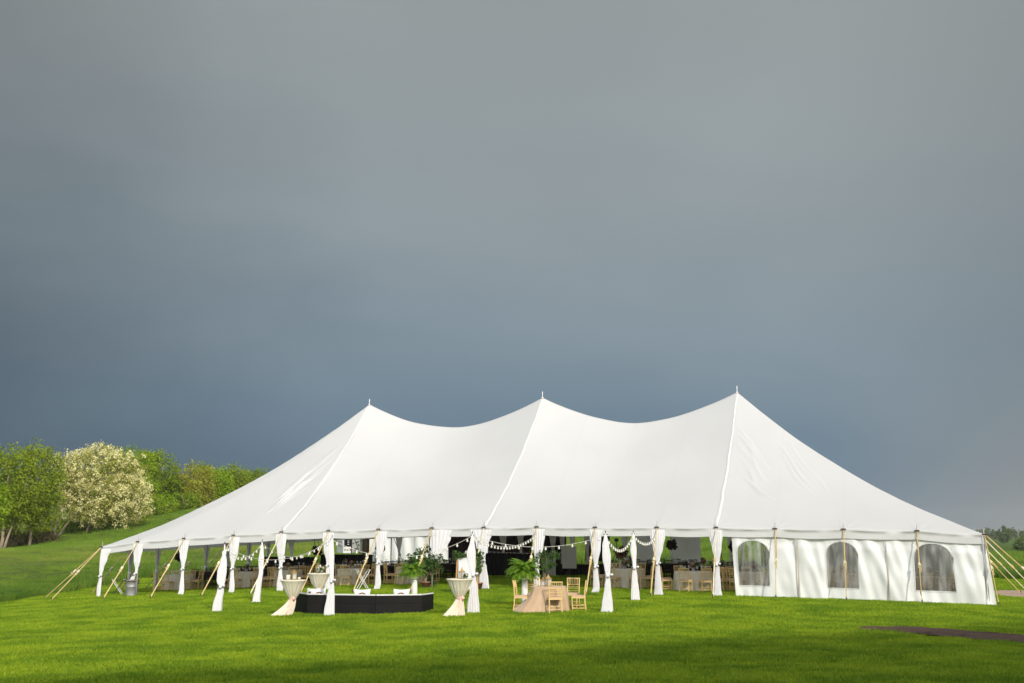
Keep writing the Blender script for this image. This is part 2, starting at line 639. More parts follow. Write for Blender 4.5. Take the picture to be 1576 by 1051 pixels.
# ------------------------------------------------------------------ tent frame of reference
TX0, TY0, TH, W = -17.8417, 47.2034, 0.3263, 7.6984
DA = (math.cos(TH), -math.sin(TH))       # along the front, left corner to right corner
DB = (math.sin(TH), math.cos(TH))        # from front to back
PA = [0.10, 1.96, 4.27, 6.67, 8.93, 11.07, 13.28, 15.56, 17.71, 19.82, 22.08, 24.38, 26.51, 28.56, 30.85, 33.21, 35.29]
PE = [-0.73, -0.50, -0.36, -0.22, -0.09, -0.03, 0.02, 0.07, 0.09, 0.11, 0.09, 0.09, 0.08, 0.04, 0.02, -0.03, -0.15]
PG = [-2.92, -2.84, -2.76, -2.64, -2.52, -2.44, -2.36, -2.30, -2.27, -2.31, -2.35, -2.36, -2.37, -2.385, -2.42, -2.455, -2.49]
LEN = 35.29
A0 = PA[0]


def T(a, b):
    return TX0 + a * DA[0] + b * DB[0], TY0 + a * DA[1] + b * DB[1]


def lerp_list(a, ys, xs=PA):
    return float(np.interp(a, xs, ys))


# ------------------------------------------------------------------ terrain (thin plate spline through surveyed points)
CP = []
for i in range(17):
    CP.append((*T(PA[i], 0), PG[i]))
for i, z in ((0, -2.62), (4, -2.42), (8, -2.22), (10, -2.22), (12, -2.32), (16, -2.5)):
    CP.append((*T(PA[i], 2 * W), z))
for i, z in ((0, -2.85), (6, -2.33), (12, -2.36)):
    CP.append((*T(PA[i], W), z))
CP += [(0, 0, -1.65), (-15, 0, -1.75), (15, 0, -1.7), (0, 15, -2.18), (-8, 16, -2.3), (9, 16, -2.2), (0, 25, -2.38), (0, 32, -2.42), (-12, 30, -2.72),
       (-5, 31, -2.5), (12, 27, -2.48), (-25, 38, -3.1), (-20, 30, -2.95), (-20, 42, -3.02), (18, 30, -2.6), (30, 50, -2.8), (21, 45, -2.65), (-21.3, 55, -2.95),
       (-22, 75, -2.85), (-31, 70, -2.3), (-33, 85, -1.8), (-47.7, 105, -2.1), (-48.4, 115, -0.9), (-45, 122, 0.0), (-39.8, 122, 1.1),
       (-32.6, 135, 3.0), (-26, 150, 3.5), (-12, 130, 1.6), (2, 130, 0.0), (0, 100, -1.2), (12, 85, -2.0), (-60, 140, 0.0), (-40, 200, 5.0),
       (-100, 150, 0.0), (0, 200, 0.5), (0, 320, 0.5), (50, 80, -2.95), (55, 110, -3.1), (90, 200, -4.0), (140, 300, -4.9), (60, 260, -2.4), (270, 600, -6.0),
       (0, 600, 0.5), (-250, 600, 6.0), (0, -40, -1.6), (-40, -40, -1.7), (40, -40, -1.7), (-60, 20, -3.0), (60, 20, -2.5),
       (600, 900, -5.0), (-600, 900, 5.0), (600, -60, -3.0), (-600, -60, -3.0), (0, 900, 0.0), (600, 300, -5), (-600, 300, 1)]
CP = np.array(CP)
CPS = 40.0


def _phi(r2):
    return np.where(r2 > 1e-12, 0.5 * r2 * np.log(np.maximum(r2, 1e-12)), 0.0)


def _tps():
    n = len(CP)
    X = CP[:, :2] / CPS
    r2 = ((X[:, None] - X[None]) ** 2).sum(-1)
    K = _phi(r2) + np.eye(n) * 2e-3
    P = np.hstack([np.ones((n, 1)), X])
    A = np.zeros((n + 3, n + 3))
    A[:n, :n], A[:n, n:], A[n:, :n] = K, P, P.T
    return np.linalg.solve(A, np.concatenate([CP[:, 2], np.zeros(3)]))


TPW = _tps()


def Gn(x, y):
    x = np.asarray(x, dtype=float)
    y = np.asarray(y, dtype=float)
    sh = x.shape
    q = np.stack([x.ravel(), y.ravel()], 1) / CPS
    out = np.empty(len(q))
    X = CP[:, :2] / CPS
    for k in range(0, len(q), 20000):
        c = q[k:k + 20000]
        r2 = ((c[:, None] - X[None]) ** 2).sum(-1)
        out[k:k + 20000] = _phi(r2) @ TPW[:len(CP)] + TPW[len(CP)] + c @ TPW[len(CP) + 1:]
    return out.reshape(sh)


def G(x, y):
    return float(Gn(np.array([x]), np.array([y]))[0])


def ray(px, py):
    u, v = (px - CX) / FPX, (CY - py) / FPX
    return Vector((u, math.cos(PITCH) - v * math.sin(PITCH), math.sin(PITCH) + v * math.cos(PITCH)))


def at(px, py, d0=8.0):
    """where the sight line through a point of the photograph meets the ground"""
    d = ray(px, py)
    d = d / d.y
    t = d0
    while t < 900 and d.z * t > G(d.x * t, t):
        t += max(0.25, t * 0.01)
    lo, hi = t - max(0.25, t * 0.01), t
    for _ in range(20):
        m = (lo + hi) / 2
        if d.z * m > G(d.x * m, m):
            lo = m
        else:
            hi = m
    return Vector((d.x * hi, hi, d.z * hi))


def at_depth(px, py, dist):
    d = ray(px, py)
    return d / d.y * dist


def on_ground(px, dist):
    """point on the ground at this distance in the direction of image column px"""
    x = (px - CX) / FPX * dist
    return Vector((x, dist, G(x, dist)))


# ground sheet -----------------------------------------------------------------
def vnoise(x, y, s, seed=0):
    """cheap smooth value noise"""
    x, y = np.asarray(x) * s, np.asarray(y) * s
    xi, yi = np.floor(x).astype(np.int64), np.floor(y).astype(np.int64)
    xf, yf = x - xi, y - yi
    u, v = xf * xf * (3 - 2 * xf), yf * yf * (3 - 2 * yf)

    def h(i, j):
        n = (i * 374761393 + j * 668265263 + seed * 1442695) & 0x7fffffff
        n = ((n ^ (n >> 13)) * 1274126177) & 0x7fffffff
        return (n & 0xffff) / 65535.0
    return (h(xi, yi) * (1 - u) + h(xi + 1, yi) * u) * (1 - v) + (h(xi, yi + 1) * (1 - u) + h(xi + 1, yi + 1) * u) * v


def spaced(lo, hi, fine_lo, fine_hi, fine, grow):
    xs = list(np.arange(fine_lo, fine_hi + 1e-6, fine))
    st = fine
    while xs[-1] < hi:
        st *= grow
        xs.append(xs[-1] + st)
    st = fine
    while xs[0] > lo:
        st *= grow
        xs.insert(0, xs[0] - st)
    return np.array(xs)


def sheet(name, xs, ys, zfn, m, kind='structure'):
    X, Y = np.meshgrid(xs, ys)
    Z = zfn(X, Y)
    n, k = len(xs), len(ys)
    idx = np.arange(n * k).reshape(k, n)
    F = np.stack([idx[:-1, :-1], idx[:-1, 1:], idx[1:, 1:], idx[1:, :-1]], -1).reshape(-1, 4)
    o = np_mesh(name, np.stack([X, Y, Z], -1).reshape(-1, 3), F, m, smooth=True)
    o['kind'] = kind
    return o


lawn = sheet('lawn', spaced(-700, 700, -30, 32, 0.6, 1.12), spaced(-110, 800, 6, 60, 0.6, 1.10),
             lambda X, Y: Gn(X, Y) + (vnoise(X, Y, 0.8) - 0.5) * 0.03, 'lawn')

# hay field: everything beyond the mown lawn, standing 0.4 m tall at its edge
HB = [(-160, -30), (-60, 14), (-32, 33), (-21.0, 41.5), (-20.9, 47), (-21.2, 55), (-21.5, 68), (-18, 78), (-6, 76), (8, 70), (17, 64), (23, 57.5), (28, 55), (40, 55.5),
      (80, 54), (300, 40)]
HC = Vector((2.0, 46.0))


def hay_boundary(n=420):
    P = np.array(HB, float)
    # smooth the polyline (Chaikin)
    for _ in range(3):
        Q = [P[0]]
        for k in range(len(P) - 1):
            Q += [P[k] * 0.75 + P[k + 1] * 0.25, P[k] * 0.25 + P[k + 1] * 0.75]
        Q.append(P[-1])
        P = np.array(Q)
    d = np.concatenate([[0], np.cumsum(np.hypot(*(np.diff(P, axis=0).T)))])
    w = np.interp(d, [0, d[-1]], [0, 1])
    # more points close by
    dens = 1 / (6 + np.hypot(P[:, 0], P[:, 1] - 40))
    c = np.concatenate([[0], np.cumsum((dens[1:] + dens[:-1]) / 2 * np.diff(d))])
    s = np.interp(np.linspace(0, c[-1], n), c, d)
    return np.stack([np.interp(s, d, P[:, 0]), np.interp(s, d, P[:, 1])], 1)


def hay_zone(d, x, y):
    """0 lush dark grass along the mown edge, 1 the yellowish crop further up the slope"""
    d = d + (vnoise(x, y, .12, 31) - .5) * 4 + (vnoise(x, y, .5, 32) - .5) * 2
    z = np.interp(d, [0, 2.5, 4.5, 7, 9.5, 16, 22, 40, 120], [0, .06, .36, .45, .74, .80, .55, .45, .42])
    return np.where(x > 6, z * .42, z)


def build_hay():
    B = hay_boundary()
    out = B - np.array(HC)
    out /= np.linalg.norm(out, axis=1)[:, None]
    dist = np.concatenate([[0, 0.12, 0.3, 0.6, 1.0], 1.0 + np.geomspace(0.5, 800, 64)])
    P = B[None] + out[None] * dist[:, None, None]
    wig = (vnoise(B[:, 0], B[:, 1], 0.7) - 0.5) * 0.5
    P = P + out[None] * wig[None, :, None]
    X, Y = P[..., 0], P[..., 1]
    h = np.clip(dist / 0.6, 0, 1)
    Z = Gn(X, Y) + (h * 0.36 - 0.02)[:, None] + (vnoise(X, Y, 1.6, 3) - 0.5) * 0.30 * h[:, None] + (vnoise(X, Y, 0.3, 5) - 0.5) * 0.2 * h[:, None]
    k, n = X.shape
    idx = np.arange(n * k).reshape(k, n)
    F = np.stack([idx[:-1, :-1], idx[1:, :-1], idx[1:, 1:], idx[:-1, 1:]], -1).reshape(-1, 4)
    o = np_mesh('hay_field', np.stack([X, Y, Z], -1).reshape(-1, 3), F, 'hay', smooth=True)
    zone = hay_zone(np.repeat(dist[:, None], n, 1), X, Y)
    at_ = o.data.attributes.new('zone', 'FLOAT', 'POINT')
    at_.data.foreach_set('value', zone.ravel().astype(np.float32))
    return structure(o), B


hay, HBP = build_hay()


def in_lawn(x, y):
    """inside the mown lawn (ray cast against the hay boundary, closed behind the camera)"""
    P = np.vstack([HBP, [[300, -200], [-200, -200]]])
    x, y = np.asarray(x), np.asarray(y)
    ins = np.zeros(x.shape, bool)
    for k in range(len(P)):
        x1, y1 = P[k]
        x2, y2 = P[(k + 1) % len(P)]
        if y1 == y2:
            continue
        c = ((y1 > y) != (y2 > y)) & (x < (x2 - x1) * (y - y1) / (y2 - y1) + x1)
        ins ^= c
    return ins


def path_sheet(name, left, right, m, lift=0.012, n=60, cross=8, ragged=0.05):
    """a strip of path lying on the ground between two edges"""
    def res(P):
        P = np.array(P, float)
        d = np.concatenate([[0], np.cumsum(np.hypot(*(np.diff(P, axis=0).T)))])
        s = np.linspace(0, d[-1], n)
        return np.stack([np.interp(s, d, P[:, 0]), np.interp(s, d, P[:, 1])], 1)
    A_, B_ = res(left), res(right)
    A_ = A_ + RNG.normal(0, ragged, A_.shape)
    B_ = B_ + RNG.normal(0, ragged, B_.shape)
    t = np.linspace(0, 1, cross)
    P = A_[None] * (1 - t)[:, None, None] + B_[None] * t[:, None, None]
    X, Y = P[..., 0], P[..., 1]
    crown = 0.02 * np.sin(PI * t)[:, None]
    Z = Gn(X, Y) + lift + crown + 0.012
    idx = np.arange(n * cross).reshape(cross, n)
    F = np.stack([idx[:-1, :-1], idx[:-1, 1:], idx[1:, 1:], idx[1:, :-1]], -1).reshape(-1, 4)
    o = np_mesh(name, np.stack([X, Y, Z], -1).reshape(-1, 3), F, m, smooth=True)
    return structure(o), np.vstack([A_, B_[::-1]])


e = [at(1318, 970.5), at(1340, 968), at(1400, 967), at(1480, 973), at(1576, 980.5)]
f_ = [at(1318, 972), at(1370, 974.5), at(1440, 981), at(1510, 988), at(1576, 993)]
ex = lambda P: [(p.x, p.y) for p in P] + [(P[-1].x + (P[-1].x - P[-2].x) * 5, P[-1].y + (P[-1].y - P[-2].y) * 5)]
path_o, PATH_POLY = path_sheet('mulch_path', ex(f_), ex(e), 'asphalt', lift=0.05, ragged=0.10)
drive_o, DRIVE_POLY = path_sheet('gravel_drive', [(18.6, 42.6), (24, 40.4), (32, 39.4), (60, 38)], [(20.4, 47.0), (25, 47.6), (34, 47.5), (60, 46)], 'gravel', lift=0.04)


def in_poly(P, x, y):
    ins = np.zeros(np.asarray(x).shape, bool)
    for k in range(len(P)):
        x1, y1 = P[k]
        x2, y2 = P[(k + 1) % len(P)]
        if y1 == y2:
            continue
        ins ^= ((y1 > y) != (y2 > y)) & (x < (x2 - x1) * (y - y1) / (y2 - y1) + x1)
    return ins


# ------------------------------------------------------------------ grass (stuff, instanced clumps)
def blade_clump(nb, rad, h, w, seed, bend=0.5):
    r = np.random.default_rng(seed)
    ang, rr = r.uniform(0, 2 * PI, nb), rad * np.sqrt(r.uniform(0, 1, nb))
    x, y = rr * np.cos(ang), rr * np.sin(ang)
    H = h * r.uniform(0.55, 1.15, nb)
    a = r.uniform(0, 2 * PI, nb)
    lean = bend * r.uniform(0.2, 1.0, nb) * H
    la = r.uniform(0, 2 * PI, nb)
    lx, ly = lean * np.cos(la), lean * np.sin(la)
    wx, wy = np.cos(a) * w / 2, np.sin(a) * w / 2
    V = np.zeros((nb, 5, 3))
    V[:, 0] = np.stack([x - wx, y - wy, -0.02 + 0 * x], 1)
    V[:, 1] = np.stack([x + wx, y + wy, -0.02 + 0 * x], 1)
    V[:, 2] = np.stack([x + wx * .8 + lx * .35, y + wy * .8 + ly * .35, H * .6], 1)
    V[:, 3] = np.stack([x - wx * .8 + lx * .35, y - wy * .8 + ly * .35, H * .6], 1)
    V[:, 4] = np.stack([x + lx, y + ly, H], 1)
    b = np.arange(nb) * 5
    F = np.concatenate([np.stack([b, b + 1, b + 2], 1), np.stack([b, b + 2, b + 3], 1), np.stack([b + 3, b + 2, b + 4], 1)])
    return V.reshape(-1, 3), F


def scatter(name, label, pts, scl, clumps, m):
    """one stuff object: grass clumps instanced on points by geometry nodes"""
    src = bpy.data.collections.new(name + '_tufts')
    for k, (V, F) in enumerate(clumps):
        o = np_mesh('tuft', V, F, m)
        COL.objects.unlink(o)
        src.objects.link(o)
    me = bpy.data.meshes.new(name)
    me.vertices.add(len(pts))
    me.vertices.foreach_set('co', np.asarray(pts, np.float32).ravel())
    at_ = me.attributes.new('scl', 'FLOAT', 'POINT')
    at_.data.foreach_set('value', np.asarray(scl, np.float32))
    at_ = me.attributes.new('rot', 'FLOAT_VECTOR', 'POINT')
    rot = np.zeros((len(pts), 3), np.float32)
    rot[:, 2] = RNG.uniform(0, 2 * PI, len(pts))
    at_.data.foreach_set('vector', rot.ravel())
    me.materials.append(M[m])
    o = bpy.data.objects.new(name, me)
    COL.objects.link(o)
    o['kind'] = 'stuff'
    tag(o, label, 'grass')
    ng = bpy.data.node_groups.new(name, 'GeometryNodeTree')
    ng.interface.new_socket('Geometry', in_out='INPUT', socket_type='NodeSocketGeometry')
    ng.interface.new_socket('Geometry', in_out='OUTPUT', socket_type='NodeSocketGeometry')
    N, L = ng.nodes.new, ng.links.new
    gi, go = N('NodeGroupInput'), N('NodeGroupOutput')
    iop = N('GeometryNodeInstanceOnPoints')
    ci = N('GeometryNodeCollectionInfo')
    ci.inputs['Collection'].default_value = src
    ci.inputs['Separate Children'].default_value = True
    ci.inputs['Reset Children'].default_value = True
    a1 = N('GeometryNodeInputNamedAttribute')
    a1.data_type = 'FLOAT'
    a1.inputs['Name'].default_value = 'scl'
    a2 = N('GeometryNodeInputNamedAttribute')
    a2.data_type = 'FLOAT_VECTOR'
    a2.inputs['Name'].default_value = 'rot'
    L(gi.outputs[0], iop.inputs['Points'])
    L(ci.outputs[0], iop.inputs['Instance'])
    iop.inputs['Pick Instance'].default_value = True
    L(a2.outputs['Attribute'], iop.inputs['Rotation'])
    L(a1.outputs['Attribute'], iop.inputs['Scale'])
    L(iop.outputs[0], go.inputs[0])
    md = o.modifiers.new('tufts', 'NODES')
    md.node_group = ng
    return o


def lawn_points():
    pts = []
    # candidates in the wedge the camera sees, denser near by
    n = 64000
    d = 12 + (62 - 12) * RNG.uniform(0, 1, n) ** 0.85
    u = RNG.uniform(-0.56, 0.56, n)
    x, y = u * d, d
    keep = RNG.uniform(0, 1, n) < np.clip((d / 40.0) ** 0.5, 0.3, 1)
    # thin out under the tent
    a = (x - TX0) * DA[0] + (y - TY0) * DA[1]
    b = (x - TX0) * DB[0] + (y - TY0) * DB[1]
    inside = (a > 0) & (a < LEN) & (b > 3.0) & (b < 16)
    keep &= ~(inside & (RNG.uniform(0, 1, n) < 0.5))
    keep &= in_lawn(x, y) & ~in_poly(PATH_POLY, x, y) & ~in_poly(DRIVE_POLY, x, y)
    x, y = x[keep], y[keep]
    d = y
    z = Gn(x, y)
    s = np.clip(0.75 + d / 60.0, 0.9, 1.6) * RNG.uniform(0.75, 1.25, len(x))
    s *= 0.6 + 0.5 * vnoise(x, y, 0.6, 11) + .35 * vnoise(x, y, 2.3, 12)
    return np.stack([x, y, z], 1), s


lp, ls = lawn_points()
scatter('mown_grass', 'short bright green mown grass covering the lawn', lp, ls,
        [blade_clump(110, 0.22, 0.064, 0.012, 100 + k, 0.9) for k in range(8)], 'blade')


def hay_points():
    n = 90000
    d = 36 + 100 * RNG.uniform(0, 1, n) ** 1.4
    u = RNG.uniform(-0.62, 0.60, n)
    x, y = u * d, d
    keep = ~in_lawn(x, y) & ~((x > -8) & (d > 75) & (RNG.uniform(0, 1, n) < .7))
    x, y = x[keep], y[keep]
    # distance to the mown edge
    dd = np.full(len(x), 1e9)
    for k in range(0, len(HBP), 2):
        dd = np.minimum(dd, np.hypot(x - HBP[k, 0], y - HBP[k, 1]))
    zone = hay_zone(dd, x, y)
    s = np.clip(y / 70, 0.6, 1.2) * RNG.uniform(0.5, 1.25, len(x)) * np.where(zone < .3, 1.0, .72)
    pick = RNG.uniform(0, 1, len(x))
    return np.stack([x, y, Gn(x, y) + 0.06], 1), s, zone + (pick - .5) * .35


hp, hs, hz = hay_points()
for nm, lab, msk, mt in (('meadow_edge_grass', 'lush dark green tall grass along the edge of the mown lawn', hz < .25, 'lush_blade'),
                         ('tall_grass', 'mid green unmown meadow grass on the slope', (hz >= .25) & (hz < .7), 'tall_blade'),
                         ('dry_grass', 'yellowish band of ripening grass across the slope', hz >= .7, 'dry_blade')):
    scatter(nm, lab, hp[msk], hs[msk], [blade_clump(90, 0.40, 0.50, 0.026, 300 + k, 0.6) for k in range(5)], mt)


# ------------------------------------------------------------------ unseen barn, added behind the camera to cast the foreground shadow
def build_shadow_barn():
    p, q = at(60, 1046), at(1540, 964)
    d = Vector((q.x - p.x, q.y - p.y, 0)).normalized()
    mid = (p + q) / 2
    nrm = Vector((-d.y, d.x, 0))
    sh = Vector((SUN_DIR.x, SUN_DIR.y, 0)).normalized()
    k = (mid.dot(nrm) + 9.5) / -sh.dot(nrm)          # the ridge runs 9.5 m behind the camera
    h = k * math.tan(SUN_EL)
    c = mid + Vector((SUN_DIR.x, SUN_DIR.y, 0)).normalized() * k
    rz = math.atan2(d.y, d.x)
    g = G(c.x, c.y)
    zr = mid.z + h - g
    t = thing('barn', 'tall grey boarded barn added unseen behind the camera to cast the foreground shadow', 'barn', (c.x, c.y, g - 0.1), rz)
    Lh, Wd, ev = 24.0, 4.6, zr * 0.66
    m = MB()
    for s in (-1, 1):
        m.box((0, s * Wd, ev / 2), (2 * Lh, 0.2, ev))
    for s in (-1, 1):
        x0, x1 = s * Lh - 0.1, s * Lh + 0.1
        pr = [(-Wd + .1, 0), (Wd - .1, 0), (Wd - .1, ev), (0, zr - 0.25), (-Wd + .1, ev)]
        vs = [(x0, y, z) for y, z in pr] + [(x1, y, z) for y, z in pr]
        m.add(vs, [(0, 1, 2, 3, 4), (9, 8, 7, 6, 5)] + [(j, j + 5, (j + 1) % 5 + 5, (j + 1) % 5) for j in range(5)])
    m.build('wall', 'barn_board', t)
    m = MB()
    for s in (-1, 1):
        vs = []
        for x in (-Lh - .5, Lh + .5):
            vs += [(x, 0, zr), (x, s * (Wd + .5), ev - .35), (x, s * (Wd + .5), ev - .53), (x, 0, zr - .2)]
        m.add(vs, [(0, 1, 5, 4), (1, 2, 6, 5), (2, 3, 7, 6), (3, 0, 4, 7), (3, 2, 1, 0), (4, 5, 6, 7)])
    m.build('roof', 'barn_roof', t)
    for x in (-14, -7, 7, 14):
        o = MB().box((x, Wd + .12, 2.2), (1.3, .1, 1.5)).build('window', 'dark_glass', t)
        MB().box((x, Wd + .15, 1.38), (1.6, .18, .12)).build('sill', 'barn_trim', o)
    o = MB().box((0, Wd + .14, 1.7), (3.4, .12, 3.4)).build('door', 'barn_trim', t)
    MB().box((1.3, Wd + .24, 1.5), (.08, .08, .4)).build('handle', 'iron', o)


build_shadow_barn()


# ------------------------------------------------------------------ trees
def leaf_cloud(cent, rad, nper, size, seed, up=0.3, flat=1.0):
    """leaf quads scattered round clump centres"""
    r = np.random.default_rng(seed)
    n = len(cent) * nper
    c = np.repeat(cent, nper, 0)
    rr = np.repeat(rad, nper)
    off = r.normal(0, 1, (n, 3))
    off /= np.linalg.norm(off, axis=1)[:, None] + 1e-9
    off *= (rr * r.uniform(0, 1, n) ** 0.5)[:, None]
    off[:, 2] *= flat
    p = c + off
    nrm = r.normal(0, 1, (n, 3)) + off / (rr[:, None] + 1e-6) * 1.2
    nrm[:, 2] += up
    nrm /= np.linalg.norm(nrm, axis=1)[:, None]
    a = np.cross(nrm, r.normal(0, 1, (n, 3)))
    a /= np.linalg.norm(a, axis=1)[:, None] + 1e-9
    b = np.cross(nrm, a)
    s = size * r.uniform(0.6, 1.3, n)
    a *= s[:, None] * 0.5
    b *= s[:, None] * 0.32
    V = np.stack([p - a, p + b, p + a, p - b], 1).reshape(-1, 3)
    F = np.arange(n * 4).reshape(-1, 4)
    return V, F


def crown_clumps(ells, n, seed, shell=0.55):
    r = np.random.default_rng(seed)
    vol = np.array([e[3] * e[4] * e[5] for e in ells])
    pick = r.choice(len(ells), n, p=vol / vol.sum())
    E = np.array(ells)[pick]
    d = r.normal(0, 1, (n, 3))
    d /= np.linalg.norm(d, axis=1)[:, None]
    rad = shell + (1 - shell) * r.uniform(0, 1, n) ** 0.6
    # lumpy outline
    lump = 1 + 0.16 * np.sin(d[:, 0] * 5 + seed) * np.cos(d[:, 2] * 6 + seed * 2) + r.normal(0, 0.06, n)
    return E[:, :3] + d * (rad * lump)[:, None] * E[:, 3:6]


def tree(name, label, loc, ells, leaf, n=260, nper=34, size=0.26, crad=0.75, stems=None, bark='bark', seed=1, group=None, blossom=None, nb=200, cat='tree',
         up=0.3):
    t = thing(name, label, cat, loc, 0, group)
    r = random.Random(seed)
    C = crown_clumps(ells, n, seed)
    m = MB()
    top = max(e[2] + e[5] * .6 for e in ells)
    ex_, ey_ = ells[0][0], ells[0][1]
    if stems is None:
        stems = [(0, 0, r.uniform(-.4, .4), 0)]
    lows = []
    for (sx, sy, tx, ty, rad) in [(s + (0.16,))[:5] if len(s) == 4 else s for s in stems]:
        zt = top * 0.85
        pts = [(sx, sy, -0.15)]
        for k in range(1, 6):
            q = k / 5
            pts.append((sx + (tx) * q + r.uniform(-.12, .12), sy + ty * q + r.uniform(-.12, .12), zt * q))
        m.tube(pts, [rad * (1.25 if k == 0 else 1 - 0.85 * k / 5) + .012 for k in range(6)], 7)
        lows += pts[2:]
    for k in r.sample(range(len(C)), min(26, len(C))):
        c = C[k]
        best = min(lows, key=lambda p: (p[0] - c[0]) ** 2 + (p[1] - c[1]) ** 2 + 2.0 * (p[2] + 1.2 - c[2]) ** 2)
        mid = ((best[0] + c[0]) / 2 + r.uniform(-.2, .2), (best[1] + c[1]) / 2, (best[2] + c[2]) / 2 - .1)
        m.tube([best, mid, tuple(c)], [.06, .04, .012], 5)
    m.build('trunk', bark, t, smooth=True)
    rad = RNG.uniform(0.6, 1.25, n) * crad
    V, F = leaf_cloud(C, rad, nper, size, seed, up)
    np_mesh('crown', V, F, leaf, t)
    if blossom:
        C2 = crown_clumps(ells, nb, seed + 50, 0.72)
        V, F = leaf_cloud(C2, RNG.uniform(.3, .75, nb) * crad, 30, size * 0.85, seed + 9, up)
        np_mesh('blossom', V, F, blossom, t)
    return t


M['oakleaf'] = mat('fresh_oak_leaf', (0.17, 0.245, 0.014), 0.6, (0.29, 0.36, 0.026), 0.9, trans=0.4, spec=0.15)
M['brightleaf'] = mat('bright_leaf', (0.20, 0.32, 0.012), 0.6, (0.32, 0.44, 0.020), 0.9, trans=0.4, spec=0.15)
M['deepleaf'] = mat('deep_green_leaf', (0.14, 0.235, 0.013), 0.6, (0.25, 0.33, 0.022), 0.7, trans=0.4, spec=0.15)
M['limeleaf'] = mat('yellow_green_leaf', (0.28, 0.30, 0.03), 0.6, (0.40, 0.40, 0.06), 0.8, trans=0.4, spec=0.15)
M['blossom'] = mat('cream_blossom', (0.68, 0.64, 0.28), 0.7, (0.82, 0.78, 0.42), 1.2, trans=0.25, spec=0.1)
M['blossom_leaf'] = mat('olive_leaf', (0.24, 0.26, 0.045), 0.7, (0.36, 0.37, 0.08), 0.9, trans=0.3, spec=0.1)
M['brush'] = mat('brown_brush', (0.130, 0.111, 0.046), 0.8, (0.195, 0.169, 0.065), 0.8, trans=0.2, spec=0.1)
M['hazeleaf'] = mat('haze_paled_leaf', (0.105, 0.154, 0.049), 0.7, (0.154, 0.203, 0.070), 0.3, trans=0.3, spec=0.1)  # leaf colour paled to stand for distance haze

WOOD = 'trees along the field edge'
p = on_ground(14, 100)
tree('green_tree', 'airy three stemmed green tree at the field edge, leftmost of the tall trees', p,
     [(0.2, 0, 6.4, 3.3, 3.0, 3.6), (-1.6, .5, 5.2, 2.4, 2.4, 2.6), (1.4, .3, 4.6, 2.0, 2.2, 2.2)], 'oakleaf', 340, 36, .24, .8,
     [(-.35, 0, -.6, 0, .13), (0, .1, .15, 0, .17), (.25, 0, 1.7, .2, .12)], 'bark', 3, WOOD)
p = on_ground(58, 104)
tree('green_tree', 'slender single trunk green tree between the three stemmed tree and the blossom tree', p,
     [(0.1, 0, 6.6, 2.5, 2.5, 3.6), (.2, .2, 4.0, 2.2, 2.2, 2.2)], 'oakleaf', 260, 36, .24, .8, [(0, 0, .2, 0, .13)], 'bark', 5, WOOD)
p = on_ground(-26, 90)
tree('green_tree', 'bright green low branching tree cut by the left edge of the view', p,
     [(0, 0, 4.2, 2.5, 2.3, 2.6)], 'brightleaf', 130, 34, .24, .7, [(0, 0, .2, 0, .14)], 'bark_red', 8, WOOD)
p = on_ground(94, 112)
tree('blossom_tree', 'cream flowering tree with a broad rounded crown at the field edge', p,
     [(4.3, 0.5, 5.9, 4.5, 3.7, 3.8), (1.2, 0, 6.6, 2.2, 2.6, 2.4), (7.2, 0, 4.2, 2.6, 2.6, 2.6), (3.8, -.8, 3.6, 3.0, 2.2, 2.0)],
     'blossom_leaf', 420, 36, .22, .75, [(-.2, 0, -.2, 0, .12), (.05, .1, 1.0, .2, .15), (.25, 0, 4.6, .4, .14), (3.0, .5, 1.5, 0, .12)], 'bark', 11, WOOD, 'blossom', 900)
for (px, d, h, w, leaf, seed, lab) in [
        (205, 128, 9.4, 2.9, 'brightleaf', 21, 'full bright green tree directly right of the cream blossom tree'),
        (250, 131, 8.2, 2.6, 'deepleaf', 22, 'dense deep green tree between the bright tree and the yellowish tree'),
        (298, 134, 5.9, 2.8, 'limeleaf', 23, 'yellowish green rounded tree in the row behind the tent left slope'),
        (316, 150, 6.3, 1.9, 'deepleaf', 24, 'small dark topped tree peeking over the yellowish tree'),
        (340, 138, 4.9, 1.7, 'brightleaf', 25, 'low bright green tree in the dip right of the yellowish tree'),
        (364, 146, 5.3, 2.2, 'oakleaf', 26, 'rounded green tree second from the tent slope'),
        (398, 150, 5.0, 2.1, 'deepleaf', 27, 'green tree half hidden by the tent left roof slope'),
        (172, 136, 8.9, 2.6, 'deepleaf', 28, 'dark green tree mostly hidden behind the cream blossom tree'),
        (226, 140, 8.7, 2.0, 'oakleaf', 29, 'mid green tree behind the gap of the two fullest green trees')]:
    p = on_ground(px, d)
    tree('green_tree', lab, p, [(0, 0, h * .60, w, w * .9, h * .40), (-w * .3, 0, h * .40, w * .9, w * .8, h * .32), (w * .35, 0, h * .35, w * .8, w * .8, h * .30)],
         leaf, 300, 32, .25, .75, [(0, 0, .2, 0, .15)], 'bark', seed, WOOD)

